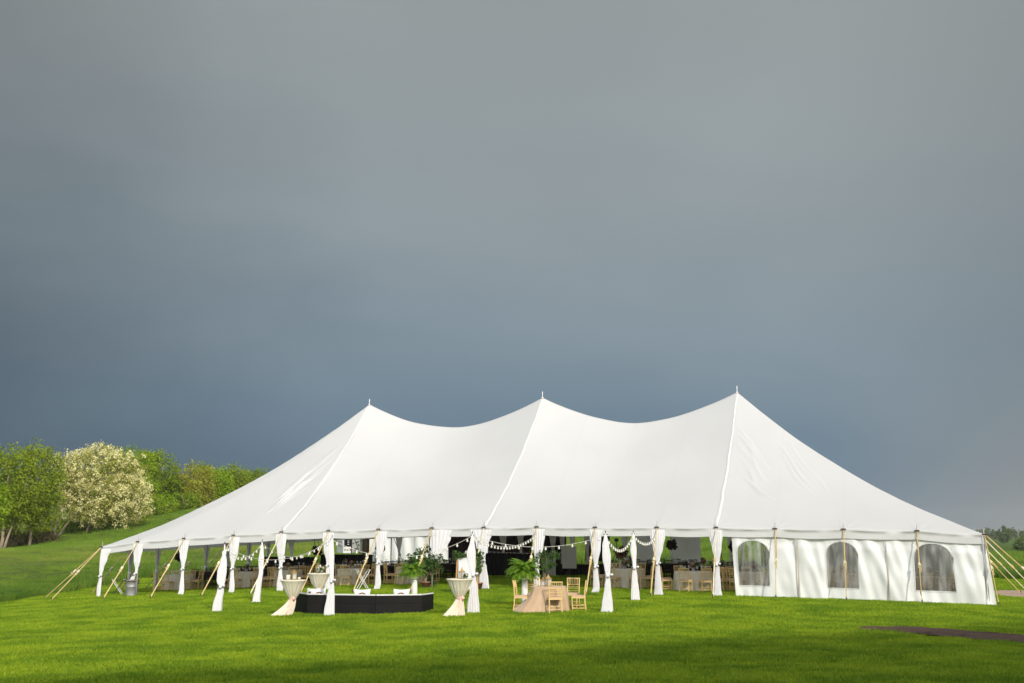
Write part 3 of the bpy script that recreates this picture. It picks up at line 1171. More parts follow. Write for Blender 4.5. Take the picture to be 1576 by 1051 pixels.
SHR = 'undergrowth along the field edge'
for (px, d, h, w, leaf, seed, lab) in [
        (38, 106, 1.9, 1.6, 'brush', 41, 'brown twiggy brush between the three stemmed tree and the slender tree'),
        (76, 108, 1.4, 1.6, 'brush', 42, 'brown twiggy brush between the slender tree and the blossom tree'),
        (126, 116, 1.6, 1.6, 'deepleaf', 43, 'dark green bush under the blossom tree trunks'),
        (146, 118, 2.4, 1.8, 'deepleaf', 44, 'dark green bush below the middle of the blossom crown'),
        (172, 119, 2.2, 1.8, 'brightleaf', 45, 'bright bush below the right half of the blossom crown'),
        (200, 121, 2.6, 2.0, 'brightleaf', 46, 'bright bush at the foot of the full bright green tree'),
        (230, 123, 2.7, 2.0, 'deepleaf', 47, 'green bush at the foot of the dense deep green tree'),
        (258, 126, 2.6, 1.9, 'brightleaf', 48, 'green bush at the foot of the yellowish tree'),
        (8, 112, 2.8, 2.4, 'brightleaf', 49, 'pale green brush behind the three stemmed tree'),
        (290, 130, 2.4, 2.0, 'deepleaf', 50, 'green bush last in the row before the tent roof'),
        (55, 125, 3.2, 3.2, 'deepleaf', 51, 'green thicket far behind the slender tree')]:
    p = on_ground(px, d)
    tree('shrub', lab, p, [(0, 0, h * .5, w, w * .8, h * .5)], leaf, 60, 34, .24, .55, [(0, 0, .1, 0, .05)], 'bark', seed, SHR, cat='shrub')

# far right
FAR = 'trees in the far fields on the right'
for (px, d, h, w, seed, lab) in [
        (1533, 420, 6.6, 2.6, 61, 'lone rounded tree far off beyond the tent right corner'),
        (1570, 210, 3.8, 2.0, 62, 'dark round bush in the right field, cut by the right edge of the view'),
        (1561, 190, 2.4, 1.3, 63, 'smaller pale bush in front of the dark round bush')]:
    p = on_ground(px, d)
    q = d / 420
    tree('field_tree', lab, p, [(0, 0, h * .52, w, w, h * .46)], 'hazeleaf', 110, 30, .5 * max(q, .5), .6, [(0, 0, .1, 0, .12)], 'bark', seed, FAR)
for k, px in enumerate((1482, 1496, 1508, 1519, 1547, 1563, 1581, 1600)):
    d = 640 + 25 * (k % 3)
    p = on_ground(px, d)
    h = 4.6 + 2.2 * ((k * 7) % 5) / 4
    tree('field_tree', 'small hazy tree in the distant hedgerow on the horizon', p, [(0, 0, h * .55, 2.6, 2.6, h * .5)], 'hazeleaf', 50, 26, .7, .8, [(0, 0, .1, 0, .2)],
         'bark', 70 + k, 'hedgerow trees on the horizon')


def far_wood():
    n = 900
    px = RNG.uniform(380, 1750, n)
    d = RNG.uniform(700, 780, n)
    x = (px - CX) / FPX * d
    z = Gn(x, d)
    c = np.stack([x, d, z + RNG.uniform(0.3, 2.4, n) * (.5 + vnoise(px, d * 0, .04, 3))], 1)
    V, F = leaf_cloud(c, RNG.uniform(1.2, 2.6, n), 22, 1.3, 99)
    o = np_mesh('distant_wood', V, F, 'hazeleaf')
    o['kind'] = 'stuff'
    tag(o, 'hazy strip of woodland along the horizon', 'woodland')


far_wood()

# ------------------------------------------------------------------ the pole tent
tent = thing('pole_tent', 'large white three peaked pole tent pitched on the lawn', 'tent', (*T(LEN / 2, W), G(*T(LEN / 2, W))))
TL = tent.location.copy()


def wl(a, b, z):
    """tent coordinates to the tent's own local space (unrotated)"""
    x, y = T(a, b)
    return (x - TL.x, y - TL.y, z - TL.z)


PK = [(PA[4], 5.951), (PA[8], 5.953), (PA[12], 5.84)]


def eave_front(a):
    return np.interp(a, PA, PE)


def scallop(a):
    t = np.interp(a, PA, np.arange(17))
    return 0.035 * np.sin(PI * (t - np.floor(t)))


def eave_back(a):
    return np.interp(a, PA, np.array(PE) * 0.6 - 0.03)


def ridge(a):
    a = np.asarray(a, float)
    z = np.zeros_like(a)
    for k, low in ((0, 4.72), (1, 4.66)):
        (a0, z0), (a1, z1) = PK[k], PK[k + 1]
        m_ = (a >= a0) & (a <= a1)
        t = (a - a0) / (a1 - a0)
        pk = np.where(t < .5, z0, z1)
        z = np.where(m_, low + (pk - low) * np.abs(2 * t - 1) ** 1.75, z)
    return z


def roof_h(a, b):
    a, b = np.asarray(a, float), np.asarray(b, float)
    v = np.clip(np.abs(b - W) / W, 0, 1)
    e_side = np.where(b <= W, eave_front(a), eave_back(a))
    k = 0.30
    zr = ridge(np.clip(a, PK[0][0], PK[2][0]))
    mid = e_side + (zr - e_side) * ((1 - v) - k * v * (1 - v))
    out = mid
    for (pa, pz), sgn, a_end in ((PK[0], -1, A0), (PK[2], 1, LEN)):
        span = abs(a_end - pa)
        da, db = (a - pa) * sgn, b - W
        t = np.maximum(np.maximum(da, 0) / span, np.abs(db) / W)
        t = np.clip(t, 1e-6, 1)
        # the point of the eave this ray runs out to
        pa_ = pa + (a - pa) / t
        pb_ = W + db / t
        ef = np.where(np.abs(pb_) < 1e-3 + 0, eave_front(pa_), 0)
        frac = np.clip(pb_ / (2 * W), 0, 1)
        e0, e1 = float(PE[0] if sgn < 0 else PE[16]), float(eave_back(a_end))
        e_end = e0 + (e1 - e0) * frac
        e_p = np.where(pb_ < 0.01, eave_front(np.clip(pa_, A0, LEN)), np.where(pb_ > 2 * W - 0.01, eave_back(np.clip(pa_, A0, LEN)), e_end))
        kk = 0.28 + 0.12 * np.clip(np.maximum(da, 0) / span / t, 0, 1)
        z = e_p + (pz - e_p) * ((1 - t) - kk * t * (1 - t))
        out = np.where(da > 0, z, out)
    out = out - np.where(b < W, scallop(a) * np.exp(-b / .35), 0)
    return out


WRINK = []   # (a0, b0, a1, b1, amplitude, width)


def roof_hit(px, py):
    d = ray(px, py)
    d = d / d.y
    t = 30.0
    for _ in range(600):
        x, y, z = d.x * t, t, d.z * t
        a = (x - TX0) * DA[0] + (y - TY0) * DA[1]
        b = (x - TX0) * DB[0] + (y - TY0) * DB[1]
        if 0 < b and A0 < a < LEN and z < float(roof_h(a, b)):
            return a, b
        t += 0.04
    return None


def wrinkle_set(p0, p1, off, n, amp, w, seed):
    r = random.Random(seed)
    for k in range(n):
        q = k / max(1, n - 1) if n > 1 else 0
        dx, dy = off[0] * q, off[1] * q
        s0, s1 = r.uniform(0, .25), r.uniform(.75, 1)
        A_ = (p0[0] + (p1[0] - p0[0]) * s0 + dx, p0[1] + (p1[1] - p0[1]) * s0 + dy)
        B_ = (p0[0] + (p1[0] - p0[0]) * s1 + dx, p0[1] + (p1[1] - p0[1]) * s1 + dy)
        h0, h1 = roof_hit(*A_), roof_hit(*B_)
        if h0 and h1:
            WRINK.append((*h0, *h1, amp * r.uniform(.5, 1.1), w * r.uniform(.7, 1.3)))


wrinkle_set((1134, 652), (1190, 728), (-2, 48), 10, 0.061, 0.053, 1)
wrinkle_set((1124, 720), (1192, 770), (8, 8), 3, 0.048, 0.047, 2)
wrinkle_set((1205, 668), (1284, 770), (-22, 8), 4, 0.041, 0.058, 3)
wrinkle_set((530, 678), (400, 786), (-6, 22), 8, 0.061, 0.058, 4)
wrinkle_set((500, 722), (408, 786), (0, 8), 2, 0.041, 0.053, 5)


def build_roof():
    def dens(lo, hi, step):
        return np.linspace(lo, hi, max(2, int(round((hi - lo) / step)) + 1))
    aa = []
    for k in range(16):
        seg = dens(PA[k], PA[k + 1], 0.055)
        aa.append(seg[:-1])
    aa = np.concatenate(aa + [[LEN]])
    bb = np.concatenate([dens(0, W, 0.055)[:-1], dens(W, 2 * W, 0.3)])
    A_, B_ = np.meshgrid(aa, bb)
    Z = roof_h(A_, B_)
    edge = np.minimum(np.minimum(A_ - A0, LEN - A_), np.minimum(B_, 2 * W - B_))
    soft = np.clip(edge / 1.0, 0, 1)
    Z = Z + soft * ((vnoise(A_, B_, 0.55, 2) - .5) * 0.05 + (vnoise(A_, B_, 1.6, 4) - .5) * 0.014)
    for (a0, b0, a1, b1, amp, w) in WRINK:
        L_ = math.hypot(a1 - a0, b1 - b0)
        ua, ub = (a1 - a0) / L_, (b1 - b0) / L_
        s = ((A_ - a0) * ua + (B_ - b0) * ub) / L_
        d = (A_ - a0) * -ub + (B_ - b0) * ua + 0.05 * np.sin(s * 7 + a0 * 5)
        tap = np.clip(np.sin(PI * np.clip(s, 0, 1)), 0, 1) ** 0.7
        Z = Z + amp * tap * (np.exp(-(d / w) ** 2) - 0.5 * np.exp(-((d - w * 1.3) / w) ** 2))
    # short folds that radiate from every post head
    for i in range(17):
        da, db = A_ - PA[i], B_
        rr = np.hypot(da, db) + 1e-6
        th = np.arctan2(da, db)
        amp = 0.012 * np.exp(-(rr / 0.55) ** 2) * np.clip(rr / .15, 0, 1)
        Z = Z + amp * np.cos(th * 9 + i)
    X = TX0 + A_ * DA[0] + B_ * DB[0] - TL.x
    Y = TY0 + A_ * DA[1] + B_ * DB[1] - TL.y
    k, n = A_.shape
    idx = np.arange(n * k).reshape(k, n)
    F = np.stack([idx[:-1, :-1], idx[:-1, 1:], idx[1:, 1:], idx[1:, :-1]], -1).reshape(-1, 4)
    roof = np_mesh('roof', np.stack([X, Y, Z - TL.z], -1).reshape(-1, 3), F, 'canvas', tent, smooth=True)
    sm = np.zeros(A_.shape, np.float32)
    for i in range(1, 16):
        if i not in (4, 8, 12):
            j = int(np.argmin(np.abs(aa - PA[i])))
            sm[:, j] = 1.0
    for b0 in (2.55, 5.1):
        sm[int(np.argmin(np.abs(bb - b0))), :] = .6
    at_ = roof.data.attributes.new('seam', 'FLOAT', 'POINT')
    at_.data.foreach_set('value', sm.ravel())
    # seam webbing from each peak down to the eave, front and back
    for (pa, pz) in PK:
        for side in (0, 1):
            m = MB()
            ts = np.linspace(0.02, 0.995, 40)
            rows = []
            for t in ts:
                b = W - t * W if side == 0 else W + t * W
                w = .028 + .035 * t
                wob = .012 * math.sin(t * 23 + pa) + .008 * math.sin(t * 51)
                zz = float(roof_h(pa, b))
                rows.append([(pa - w + wob, b, zz + .012), (pa - w * .5 + wob, b, zz + .03), (pa + w * .5 + wob, b, zz + .03), (pa + w + wob, b, zz + .012)])
            vs = [wl(*q) for r_ in rows for q in r_]
            fs = [(j * 4 + i, j * 4 + i + 1, (j + 1) * 4 + i + 1, (j + 1) * 4 + i) for j in range(len(rows) - 1) for i in range(3)]
            m.add(vs, fs).build('seam_strip', 'seam', roof, smooth=True)
    return roof


roof = build_roof()


def perimeter():
    """(a, b, z, outward) points round the eave"""
    P = []
    for a in np.arange(A0, LEN, 0.12):
        P.append((a, 0, float(eave_front(a) - scallop(a)), (0, -1)))
    for b in np.arange(0, 2 * W, 0.15):
        t = b / (2 * W)
        P.append((LEN, b, PE[16] + (float(eave_back(LEN)) - PE[16]) * t, (1, 0)))
    for a in np.arange(LEN, A0, -0.2):
        P.append((a, 2 * W, float(eave_back(a)), (0, 1)))
    for b in np.arange(2 * W, 0, -0.15):
        t = b / (2 * W)
        P.append((A0, b, PE[0] + (float(eave_back(A0)) - PE[0]) * t, (-1, 0)))
    return P


def build_valance():
    P = perimeter()
    n = len(P)
    vs, fs = [], []
    rows = [(.012, .0), (-.045, .028), (-.06, .010), (-.16, .022), (-.31, .03)]
    for j, (dz, off) in enumerate(rows):
        for k, (a, b, z, (oa, ob)) in enumerate(P):
            s = a + b * 1.3
            wv = 0.014 * math.sin(s * 3.1 + j * .7) + 0.010 * math.sin(s * 8.3 + j) if j > 1 else 0
            if j == 1:
                wv = .008 * math.sin(s * 5)
            dd = dz + (0.012 * math.sin(s * 1.4) if j == 4 else 0)
            o = off + max(-.015, wv)
            vs.append(wl(a + oa * o, b + ob * o, z + dd))
    for j in range(len(rows) - 1):
        for k in range(n):
            k2 = (k + 1) % n
            fs.append((j * n + k, j * n + k2, (j + 1) * n + k2, (j + 1) * n + k))
    MB().add(vs, fs).build('valance', 'canvas', tent, smooth=True)


build_valance()

# centre poles with the spike that stands out of each peak
for (pa, pz) in PK:
    x, y = T(pa, W)
    g = G(x, y)
    MB().tube([wl(pa, W, g - .05), wl(pa, W, pz - .02)], .065, 10).build('center_pole', 'wood_pole', tent, smooth=True)
    m = MB()
    m.lathe([(.09, -.12), (.05, -.02), (.03, .03)], 12, wl(pa, W, pz))
    m.tube([wl(pa, W, pz - .05), wl(pa, W, pz + .28)], .017, 6)
    m.build('peak_finial', 'white_pole', tent, smooth=True)

# side poles, guy straps and stakes
m_strap = {}


def side_pole(a, b, e, out, length, pale=False, wood=False):
    x, y = T(a, b)
    g = G(x, y)
    ia, ib = out
    pa_, pb_ = a - ia * .06, b - ib * .06
    MB().tube([wl(pa_, pb_, g - .03), wl(pa_, pb_, e - .03)], .03, 8).build('side_pole', 'wood_pole' if wood else 'pole', tent, smooth=True)
    MB().tube([wl(a - ia * .02, b - ib * .02, e - .06), wl(a - ia * .02, b - ib * .02, e + .2)], [.014, .008], 6).build('pole_pin', 'pole', tent)
    if not length:
        return
    sa, sb = a + ia * length, b + ib * length
    xs, ys = T(sa, sb)
    gs = G(xs, ys)
    top = Vector(wl(a + ia * .03, b + ib * .03, e - .03))
    bot = Vector(wl(sa, sb, gs + .10))
    d = bot - top
    mid = top + d * .47
    m = MB()
    m.tube([top, top + d * .2 + Vector((0, 0, -.01)), mid], .020, 6)
    m.strip(mid, bot, .043, .02, (0.3, 0.2, 1))
    if not pale:
        m.tube([mid + Vector((.05, 0, .02)), mid + d * .12 + Vector((.035, 0, .02))], .015, 5)
    s = m.build('guy_strap', 'strap_pale' if pale else 'strap', tent)
    k = MB()
    k.strip(mid - d * .022, mid + d * .022, .085, .06, (0.3, 0.2, 1))
    k.tube([mid + d * .05 + Vector((-.05, 0, .04)), mid + d * .05 + Vector((.05, 0, -.04))], .018, 5)
    k.build('ratchet', 'strap_pale' if not pale else 'strap', s)
    MB().tube([bot + Vector((0, 0, .10)), bot - d.normalized() * -.0 + Vector((0, 0, -.3))], .02, 6).build('stake', 'iron', tent)
    # metal ring plates on the canvas at the post head
    MB().box(wl(a + ia * .05, b + ib * .05, e - .01), (.16, .035, .045), -TH).build('ring_plate', 'iron', tent)


for i in range(17):
    ln = [0, 2.0, 2.05, 2.1, 2.2, 2.1, 2.1, 2.0, 1.5, 1.5, 1.45, 1.4, 1.3, .75, .8, .75, 0][i]
    side_pole(PA[i], 0, PE[i], (0, -1), ln, pale=i in (4, 8, 12), wood=i > 12)
for i in range(17):
    if i in (0, 16):
        continue
    side_pole(PA[i], 2 * W, float(eave_back(PA[i])), (0, 1), 2.0)
for k in range(1, 8):
    b = 2 * W * k / 8
    for (a, sg, e0) in ((A0, -1, PE[0]), (LEN, 1, PE[16])):
        ee = e0 + (float(eave_back(a)) - e0) * k / 8
        side_pole(a, b, ee, (sg, 0), 0 if sg > 0 and k in (2, 4, 6, 7) else 2.0, pale=sg > 0 and k in (1, 3))
# corners pull two ways
for (a, b, e_, dirs) in ((A0, 0, PE[0], ((-.95, -.45), (-.35, -.95))), (LEN, 0, PE[16], ((.16, -.30), (1.1, .15))),
                         (A0, 2 * W, float(eave_back(A0)), ((-.7, .7),)), (LEN, 2 * W, float(eave_back(LEN)), ((.7, .7),))):
    for q, dd in enumerate(dirs):
        side_pole(a, b, e_, dd, 2.1 if a == A0 or q else 1.5, pale=False)


# wall panels ------------------------------------------------------------------
def fold(a, zf, seed=0):
    """sideways bulge of a hanging wall (m) at distance a along it and height fraction zf"""
    s = 0.018 * math.sin(a * 3.1 + seed + zf * 1.8) + 0.009 * math.sin(a * 9.0 - zf * 3.4 + seed * 2)
    s += 0.022 * math.sin((a * 1.6 + (1 - zf) * 2.6) * 2.1 + seed) * (0.35 + zf * (1 - zf) * 2)
    s += 0.005 * math.sin(a * 17 + zf * 6 + seed * 3)
    s += 0.05 * (float(vnoise(a * 1.0, zf * 2.2, 1.7, 21)) - .5) + 0.022 * (float(vnoise(a * 1.0 + zf * .8, zf * 1.2, 5.0, 22)) - .5)
    for (ca, w, sl, am) in FOLDS:
        x = a - ca - sl * (1 - zf)
        s += .6 * am * math.exp(-(x / w) ** 2)
        s -= am * .35 * math.exp(-((x - w * 1.4) / w) ** 2)
    k = min(1.0, max(0.0, (1.0 - zf) / .28))
    return 1.4 * s * (.12 + .88 * k * k * (3 - 2 * k)) - (.03 if zf > .8 else 0)


FOLDS = [(28.75, .16, .5, .07), (29.35, .13, .75, .06), (31.5, .2, 1.0, .10), (32.0, .14, .75, .08), (32.45, .16, .35, .07), (34.3, .15, .5, .05), (34.7, .12, .3, .05), (29.9, .1, .3, .05),
         (27.5, .1, .12, .03), (31.1, .12, .5, .05)]


def wall_panel(name, fpos, length, ground_z, top_z, win=None, seed=0, matn='vinyl', amp=1.0, step=.055, nz=26):
    """fpos(s, off, z) gives tent coordinates; win = (s0, s1, z0, z_spring, z_top) above ground"""
    ss = list(np.arange(0, length, step)) + [length]
    if win:
        ss = [s for s in ss if min(abs(s - win[0]), abs(s - win[1])) > step * .4] + [win[0], win[1]]
        ss.sort()
    m, wm = MB(), MB()

    def P(s, z):
        g, t = ground_z(s), top_z(s)
        zf = max(0, min(1, (z - g) / (t - g)))
        return wl(*fpos(s, amp * fold(s + seed, zf, seed) if seed >= 0 else 0, z))

    def arch(s):
        u = (s - (win[0] + win[1]) / 2) / ((win[1] - win[0]) / 2)
        u = max(-1, min(1, u))
        return win[3] + (win[4] - win[3]) * math.sqrt(max(0, 1 - abs(u) ** 2.3))

    def col(mb, sa, sb, lo, hi, n):
        g0, g1 = ground_z(sa), ground_z(sb)
        vs, fs = [], []
        for k in range(n + 1):
            q = k / n
            vs.append(P(sa, lo(sa) + (hi(sa) - lo(sa)) * q))
            vs.append(P(sb, lo(sb) + (hi(sb) - lo(sb)) * q))
        for k in range(n):
            fs.append((2 * k, 2 * k + 1, 2 * k + 3, 2 * k + 2))
        mb.add(vs, fs)
    for k in range(len(ss) - 1):
        sa, sb = ss[k], ss[k + 1]
        if win and win[0] - 1e-6 <= sa and sb <= win[1] + 1e-6:
            wb = lambda s: ground_z(s) + win[2]
            wt = lambda s: ground_z(s) + arch(s)
            col(m, sa, sb, ground_z, wb, 6)
            col(wm, sa, sb, wb, wt, 14)
            col(m, sa, sb, wt, top_z, 8)
        else:
            col(m, sa, sb, ground_z, top_z, nz)
    me_fix(m)
    o = m.build(name, matn, tent, smooth=True)
    if win:
        me_fix(wm)
        wo = wm.build('window', 'window', o, smooth=True)
        bm_ = MB()
        ws = [s for s in ss if win[0] - 1e-6 <= s <= win[1] + 1e-6]
        loop = [(s, win[2]) for s in ws] + [(win[1], win[2] + (win[3] - win[2]) * q) for q in (.25, .5, .75, 1)]
        loop += [(s, arch(s)) for s in reversed(ws)] + [(win[0], win[2] + (win[3] - win[2]) * q) for q in (.75, .5, .25)]
        cs, cz = (win[0] + win[1]) / 2, (win[2] + win[4]) / 2
        n_ = len(loop)
        vs = []
        for (s_, z_) in loop:
            ds, dz_ = s_ - cs, z_ - cz
            l_ = math.hypot(ds, dz_)
            for k_ in (-.012, .03):
                s2, z2 = s_ + ds / l_ * k_, z_ + dz_ / l_ * k_
                a_, b_, zz_ = fpos(s2, amp * fold(s2 + seed, max(0, min(1, z2 / 2.35)), seed) + .006, ground_z(s2) + z2)
                vs.append(wl(a_, b_ - .006, zz_))
        bm_.add(vs, [(2 * j, 2 * ((j + 1) % n_), 2 * ((j + 1) % n_) + 1, 2 * j + 1) for j in range(n_)])
        bm_.build('window_border', 'hem', o, smooth=True)
    return o


def me_fix(m):
    """weld the vertices shared by neighbouring columns"""
    seen, remap, vs = {}, [], []
    for v in m.v:
        k = (round(v[0], 4), round(v[1], 4), round(v[2], 4))
        if k not in seen:
            seen[k] = len(vs)
            vs.append(v)
        remap.append(seen[k])
    m.v = vs
    m.f = [tuple(remap[i] for i in f) for f in m.f]
    m.f = [f for f in m.f if len(set(f)) > 2]


def front_panel(a0, a1, win, fs):
    gz = lambda s: G(*T(a0 + s, 0)) + .02
    tz = lambda s: float(eave_front(a0 + s)) - .10
    def fpos(s, off, z):
        q = 1 - (z - gz(s)) / 2.3
        lean = .24 * max(0, (s / (a1 - a0) - .4) / .6) * q if a1 > LEN - .1 else 0
        lean += .10 * max(0, 1 - s / .6) * q if a0 < 27.2 else 0
        return (a0 + s + lean, .02 - off * fs - lean * .3, z)
    sd = a0
    o = wall_panel('wall_panel', fpos, a1 - a0, gz, tz, win, seed=sd)
    # the window's wall gets its fold phase from its own place along the tent
    return o


P1, P2, P3 = 27.03, 29.27, 32.2
front_panel(P1, P2, (.17, 1.28, .42, 1.55, 1.98), 1)
front_panel(P2 + .01, P3, (.95, 1.98, .42, 1.55, 1.98), 1)
front_panel(P3 + .01, LEN - .02, (.85, 2.02, .42, 1.50, 1.98), 1)
# tan binding on the laced edge between two panels
m = MB()
for (aa, w) in ((P2, .05), (P3, .03)):
    pts = [wl(aa + .06 * (1 - q) * .6, -.06 - .02 * math.sin(q * 5), G(*T(aa, 0)) + .03 + q * 2.05) for q in np.linspace(0, 1, 14)]
    m = MB()
    for k in range(13):
        m.strip(pts[k], pts[k + 1], w, .012, (DB[0], DB[1], 0))
    m.build('edge_binding', 'binding', tent)
# right end, closed by four plain panels
for k in range(4):
    b0, b1 = 2 * W * k / 4 + .02, 2 * W * (k + 1) / 4 - .01
    gz = lambda s, b0=b0: G(*T(LEN, b0 + s)) + .02
    tz = lambda s, b0=b0: PE[16] + (float(eave_back(LEN)) - PE[16]) * (b0 + s) / (2 * W) - .05
    wall_panel('wall_panel', lambda s, off, z, b0=b0: (LEN - .09 + off * .4, b0 + s, z), b1 - b0, gz, tz, None, seed=3.0 + k, step=.09, nz=12)


# back wall panels where the photograph shows them closed
def rear_panel(a0, a1, sd):
    gz = lambda s: G(*T(a0 + s, 2 * W)) + .02
    tz = lambda s: float(eave_back(a0 + s)) - .05
    wall_panel('wall_panel', lambda s, off, z: (a0 + s, 2 * W - .02 + off, z), a1 - a0, gz, tz, None, seed=sd, step=.09, nz=12)


def a_back(px, b=2 * W):
    """tent coordinate a of the point at depth b behind the front that lies in image column px"""
    u = (px - CX) / FPX
    # horizontal ray (level with the camera): X = u' * Y
    k = u / math.cos(PITCH)
    # TX0 + a*DA0 + b*DB0 = k*(TY0 + a*DA1 + b*DB1)
    return (k * (TY0 + b * DB[1]) - TX0 - b * DB[0]) / (DA[0] - k * DA[1])


for (x0, x1) in ((974, 1000), (1024, 1069), (1165, 1250), (1251, 1360), (1361, 1468)):
    rear_panel(a_back(x0), min(a_back(x1), LEN - .12), x0 * .01)


# black cloth hung along the back behind the stage
def hung_cloth(name, label, cat, a0, a1, b, z0, z1, m, folds=9, amp=.07, group=None, parts_tie=None):
    """a free hanging cloth between two points along the tent"""
    am = (a0 + a1) / 2
    x, y = T(am, b)
    g = G(x, y)
    L_ = a1 - a0
    mb = MB()

    def fn(u, v):
        s = (u - .5) * L_
        w = amp * (math.sin(u * folds * 2 * PI) + .4 * math.sin(u * folds * 4.7 + v * 2)) * (0.55 + .45 * (1 - v))
        return (s, w, z0 + (z1 - z0) * v)
    mb.grid(fn, list(np.linspace(0, 1, int(folds * 10) + 1)), [0, .25, .5, .75, 1])
    o = mb.build(name, m, None, smooth=True)
    o.location = (x, y, g)
    o.rotation_euler = (0, 0, -TH)
    return tag(o, label, cat, group)


TOPB = 2.2
for (x0, x1, lab) in ((752, 818, 'black backdrop cloth behind the bar, left of the narrow green gap'),
                      (829, 869, 'black backdrop cloth right of the narrow green gap'),
                      (897, 934, 'black backdrop cloth right of the grey screen'),
                      (693, 742, 'black backdrop cloth behind the easel board')):
    hung_cloth('backdrop', lab, 'backdrop', a_back(x0, 2 * W - .5), a_back(x1, 2 * W - .5), 2 * W - .5, .05 if x0 < 890 else .62, TOPB, 'brown_cloth', 6)


# ------------------------------------------------------------------ drapes tied to posts
def drape_mesh(H, prof, depth=.10, seed=0, n=56, rows=40, ripple=.018):
    """prof: list of (height fraction, half width, sideways offset)"""
    pz = [p[0] for p in prof]
    r = random.Random(seed)
    ph, kk = r.uniform(0, 6), r.choice((7, 8, 9))

    def fn(u, v):
        # smooth interpolation
        w = float(np.interp(v, pz, [p[1] for p in prof]))
        off = float(np.interp(v, pz, [p[2] for p in prof]))
        t = 2 * PI * u
        c, s = math.cos(t), math.sin(t)
        dp = min(depth, .35 * w + .015)
        rp = ripple * min(1, w / .14) * (1 if s >= 0 else -1)
        x = off + w * c
        y = dp * .5 * s + rp * math.sin(kk * c * 2.2 + ph + v * 1.5) * abs(s) ** .5
        return (x, y, H * v + (.03 * math.sin(c * 6 + ph) + .02 * math.sin(c * 3) if v < .01 else 0))
    vs = list(np.linspace(prof[0][0], prof[-1][0], rows))
    m = MB()
    m.grid(fn, list(np.linspace(0, 1, n, endpoint=False)), vs, closed=True)
    return m


def smooth_prof(prof, n=40):
    z = np.array([p[0] for p in prof])
    zs = np.linspace(z[0], z[-1], n)
    out = []
    for q in zs:
        k = min(max(np.searchsorted(z, q) - 1, 0), len(z) - 2)
        t = (q - z[k]) / (z[k + 1] - z[k])
        t = t * t * (3 - 2 * t)
        out.append((q, prof[k][1] * (1 - t) + prof[k + 1][1] * t, prof[k][2] * (1 - t) + prof[k + 1][2] * t))
    return out


def drape(loc, rz, H, prof, tie, label, group, seed, bow=True, depth=.10, m_='sheer'):
    t = thing('drape', label, 'drape', loc, rz, group)
    drape_mesh(H, smooth_prof(prof), depth, seed).build('cloth', m_, t, smooth=True)
    if tie:
        w = float(np.interp(tie, [p[0] for p in prof], [p[1] for p in prof]))
        off = float(np.interp(tie, [p[0] for p in prof], [p[2] for p in prof]))
        m = MB()
        m.lathe([(w * 1.02, -.035), (w * 1.14, -.02), (w * 1.18, .0), (w * 1.14, .02), (w * 1.02, .035)], 14, (off, 0, H * tie))
        if bow:
            for s in (-1, 1):
                m.box((off + s * .05 + .04, -w - .02, H * tie - .01 + s * .02), (.09, .03, .06), 0, .3 * s)
        m.build('tieback', 'sheer', t, smooth=True)
    return t


FRONT = 'white drapes on the front posts of the tent'
for i in range(13):
    x, y = T(PA[i], -.01)
    g = G(x, y) + .01
    H = PE[i] - .1 - g
    r = random.Random(40 + i)
    q = lambda v: v * r.uniform(.85, 1.15)
    prof = [(0, q(.15), 0), (.12, q(.13), 0), (.42, q(.075), 0), (.47, .055, 0), (.52, .075, .01), (.72, q(.19), .03), (.9, q(.27), .05), (1, q(.31), .05)]
    tie = r.uniform(.425, .50)
    dz, sx = tie - .47, r.uniform(-.07, .09)
    prof = [(0, q(.15), r.uniform(-.05, .04)), (.12, q(.13), r.uniform(-.03, .03)), (.42 + dz, q(.075), 0), (.47 + dz, .055, 0), (.52 + dz, .08, .01), (.72, q(.19), .03 + sx * .6), (.9, q(.24), .03 + sx), (1, q(.27), .03 + sx)]
    lab = f'white drape tied at the waist on the {ORD[i]} front tent post from the left'
    if i == 0:
        prof = [(0, .09, -.02), (.2, .10, -.01), (.42, .07, .03), (.46, .06, .03), (.6, .11, .06), (.8, .19, .14), (1, .27, .24)]
        tie = .46
        lab = 'white drape on the front left corner post of the tent'
    if i == 1:
        prof = [(.28, .13, -.28), (.36, .10, -.16), (.44, .055, -.03), (.5, .065, 0), (.7, .17, .0), (.9, .24, .02), (1, .28, .02)]
        tie = .445
        lab = 'white drape whose end is swept into the galvanized trash can'
    if i == 7:
        prof = [(.50, .03, .08), (.53, .14, .15), (.6, .24, .24), (.72, .33, .31), (.86, .42, .37), (1, .5, .40)]
        tie = None
        lab = 'untied white drape pulled up into a broad swag over the front opening'
    if i == 8:
        prof = [(0, .21, .02), (.15, .19, 0), (.4, .13, -.02), (.46, .09, -.04), (.52, .10, -.05), (.75, .26, -.08), (1, .5, -.10)]
        lab = 'wide white drape with a bow on the middle front post'
    drape((x, y, g), -TH, H, prof, tie, lab, FRONT, 60 + i)

LEFT = 'drapes on the left end posts of the tent'
for k in range(1, 8):
    b = 2 * W * k / 8
    x, y = T(A0, b)
    g = G(x, y) + .01
    e_ = PE[0] + (float(eave_back(A0)) - PE[0]) * k / 8
    prof = [(0, .12, 0), (.42, .085, 0), (.47, .06, 0), (.52, .08, 0), (.74, .17, .03), (1, .29, .05)]
    drape((x, y, g), PI / 2 - TH, e_ - .1 - g, prof, .47, f'shaded white drape on the {ORD[k - 1]} left end post behind the front corner', LEFT, 80 + k)

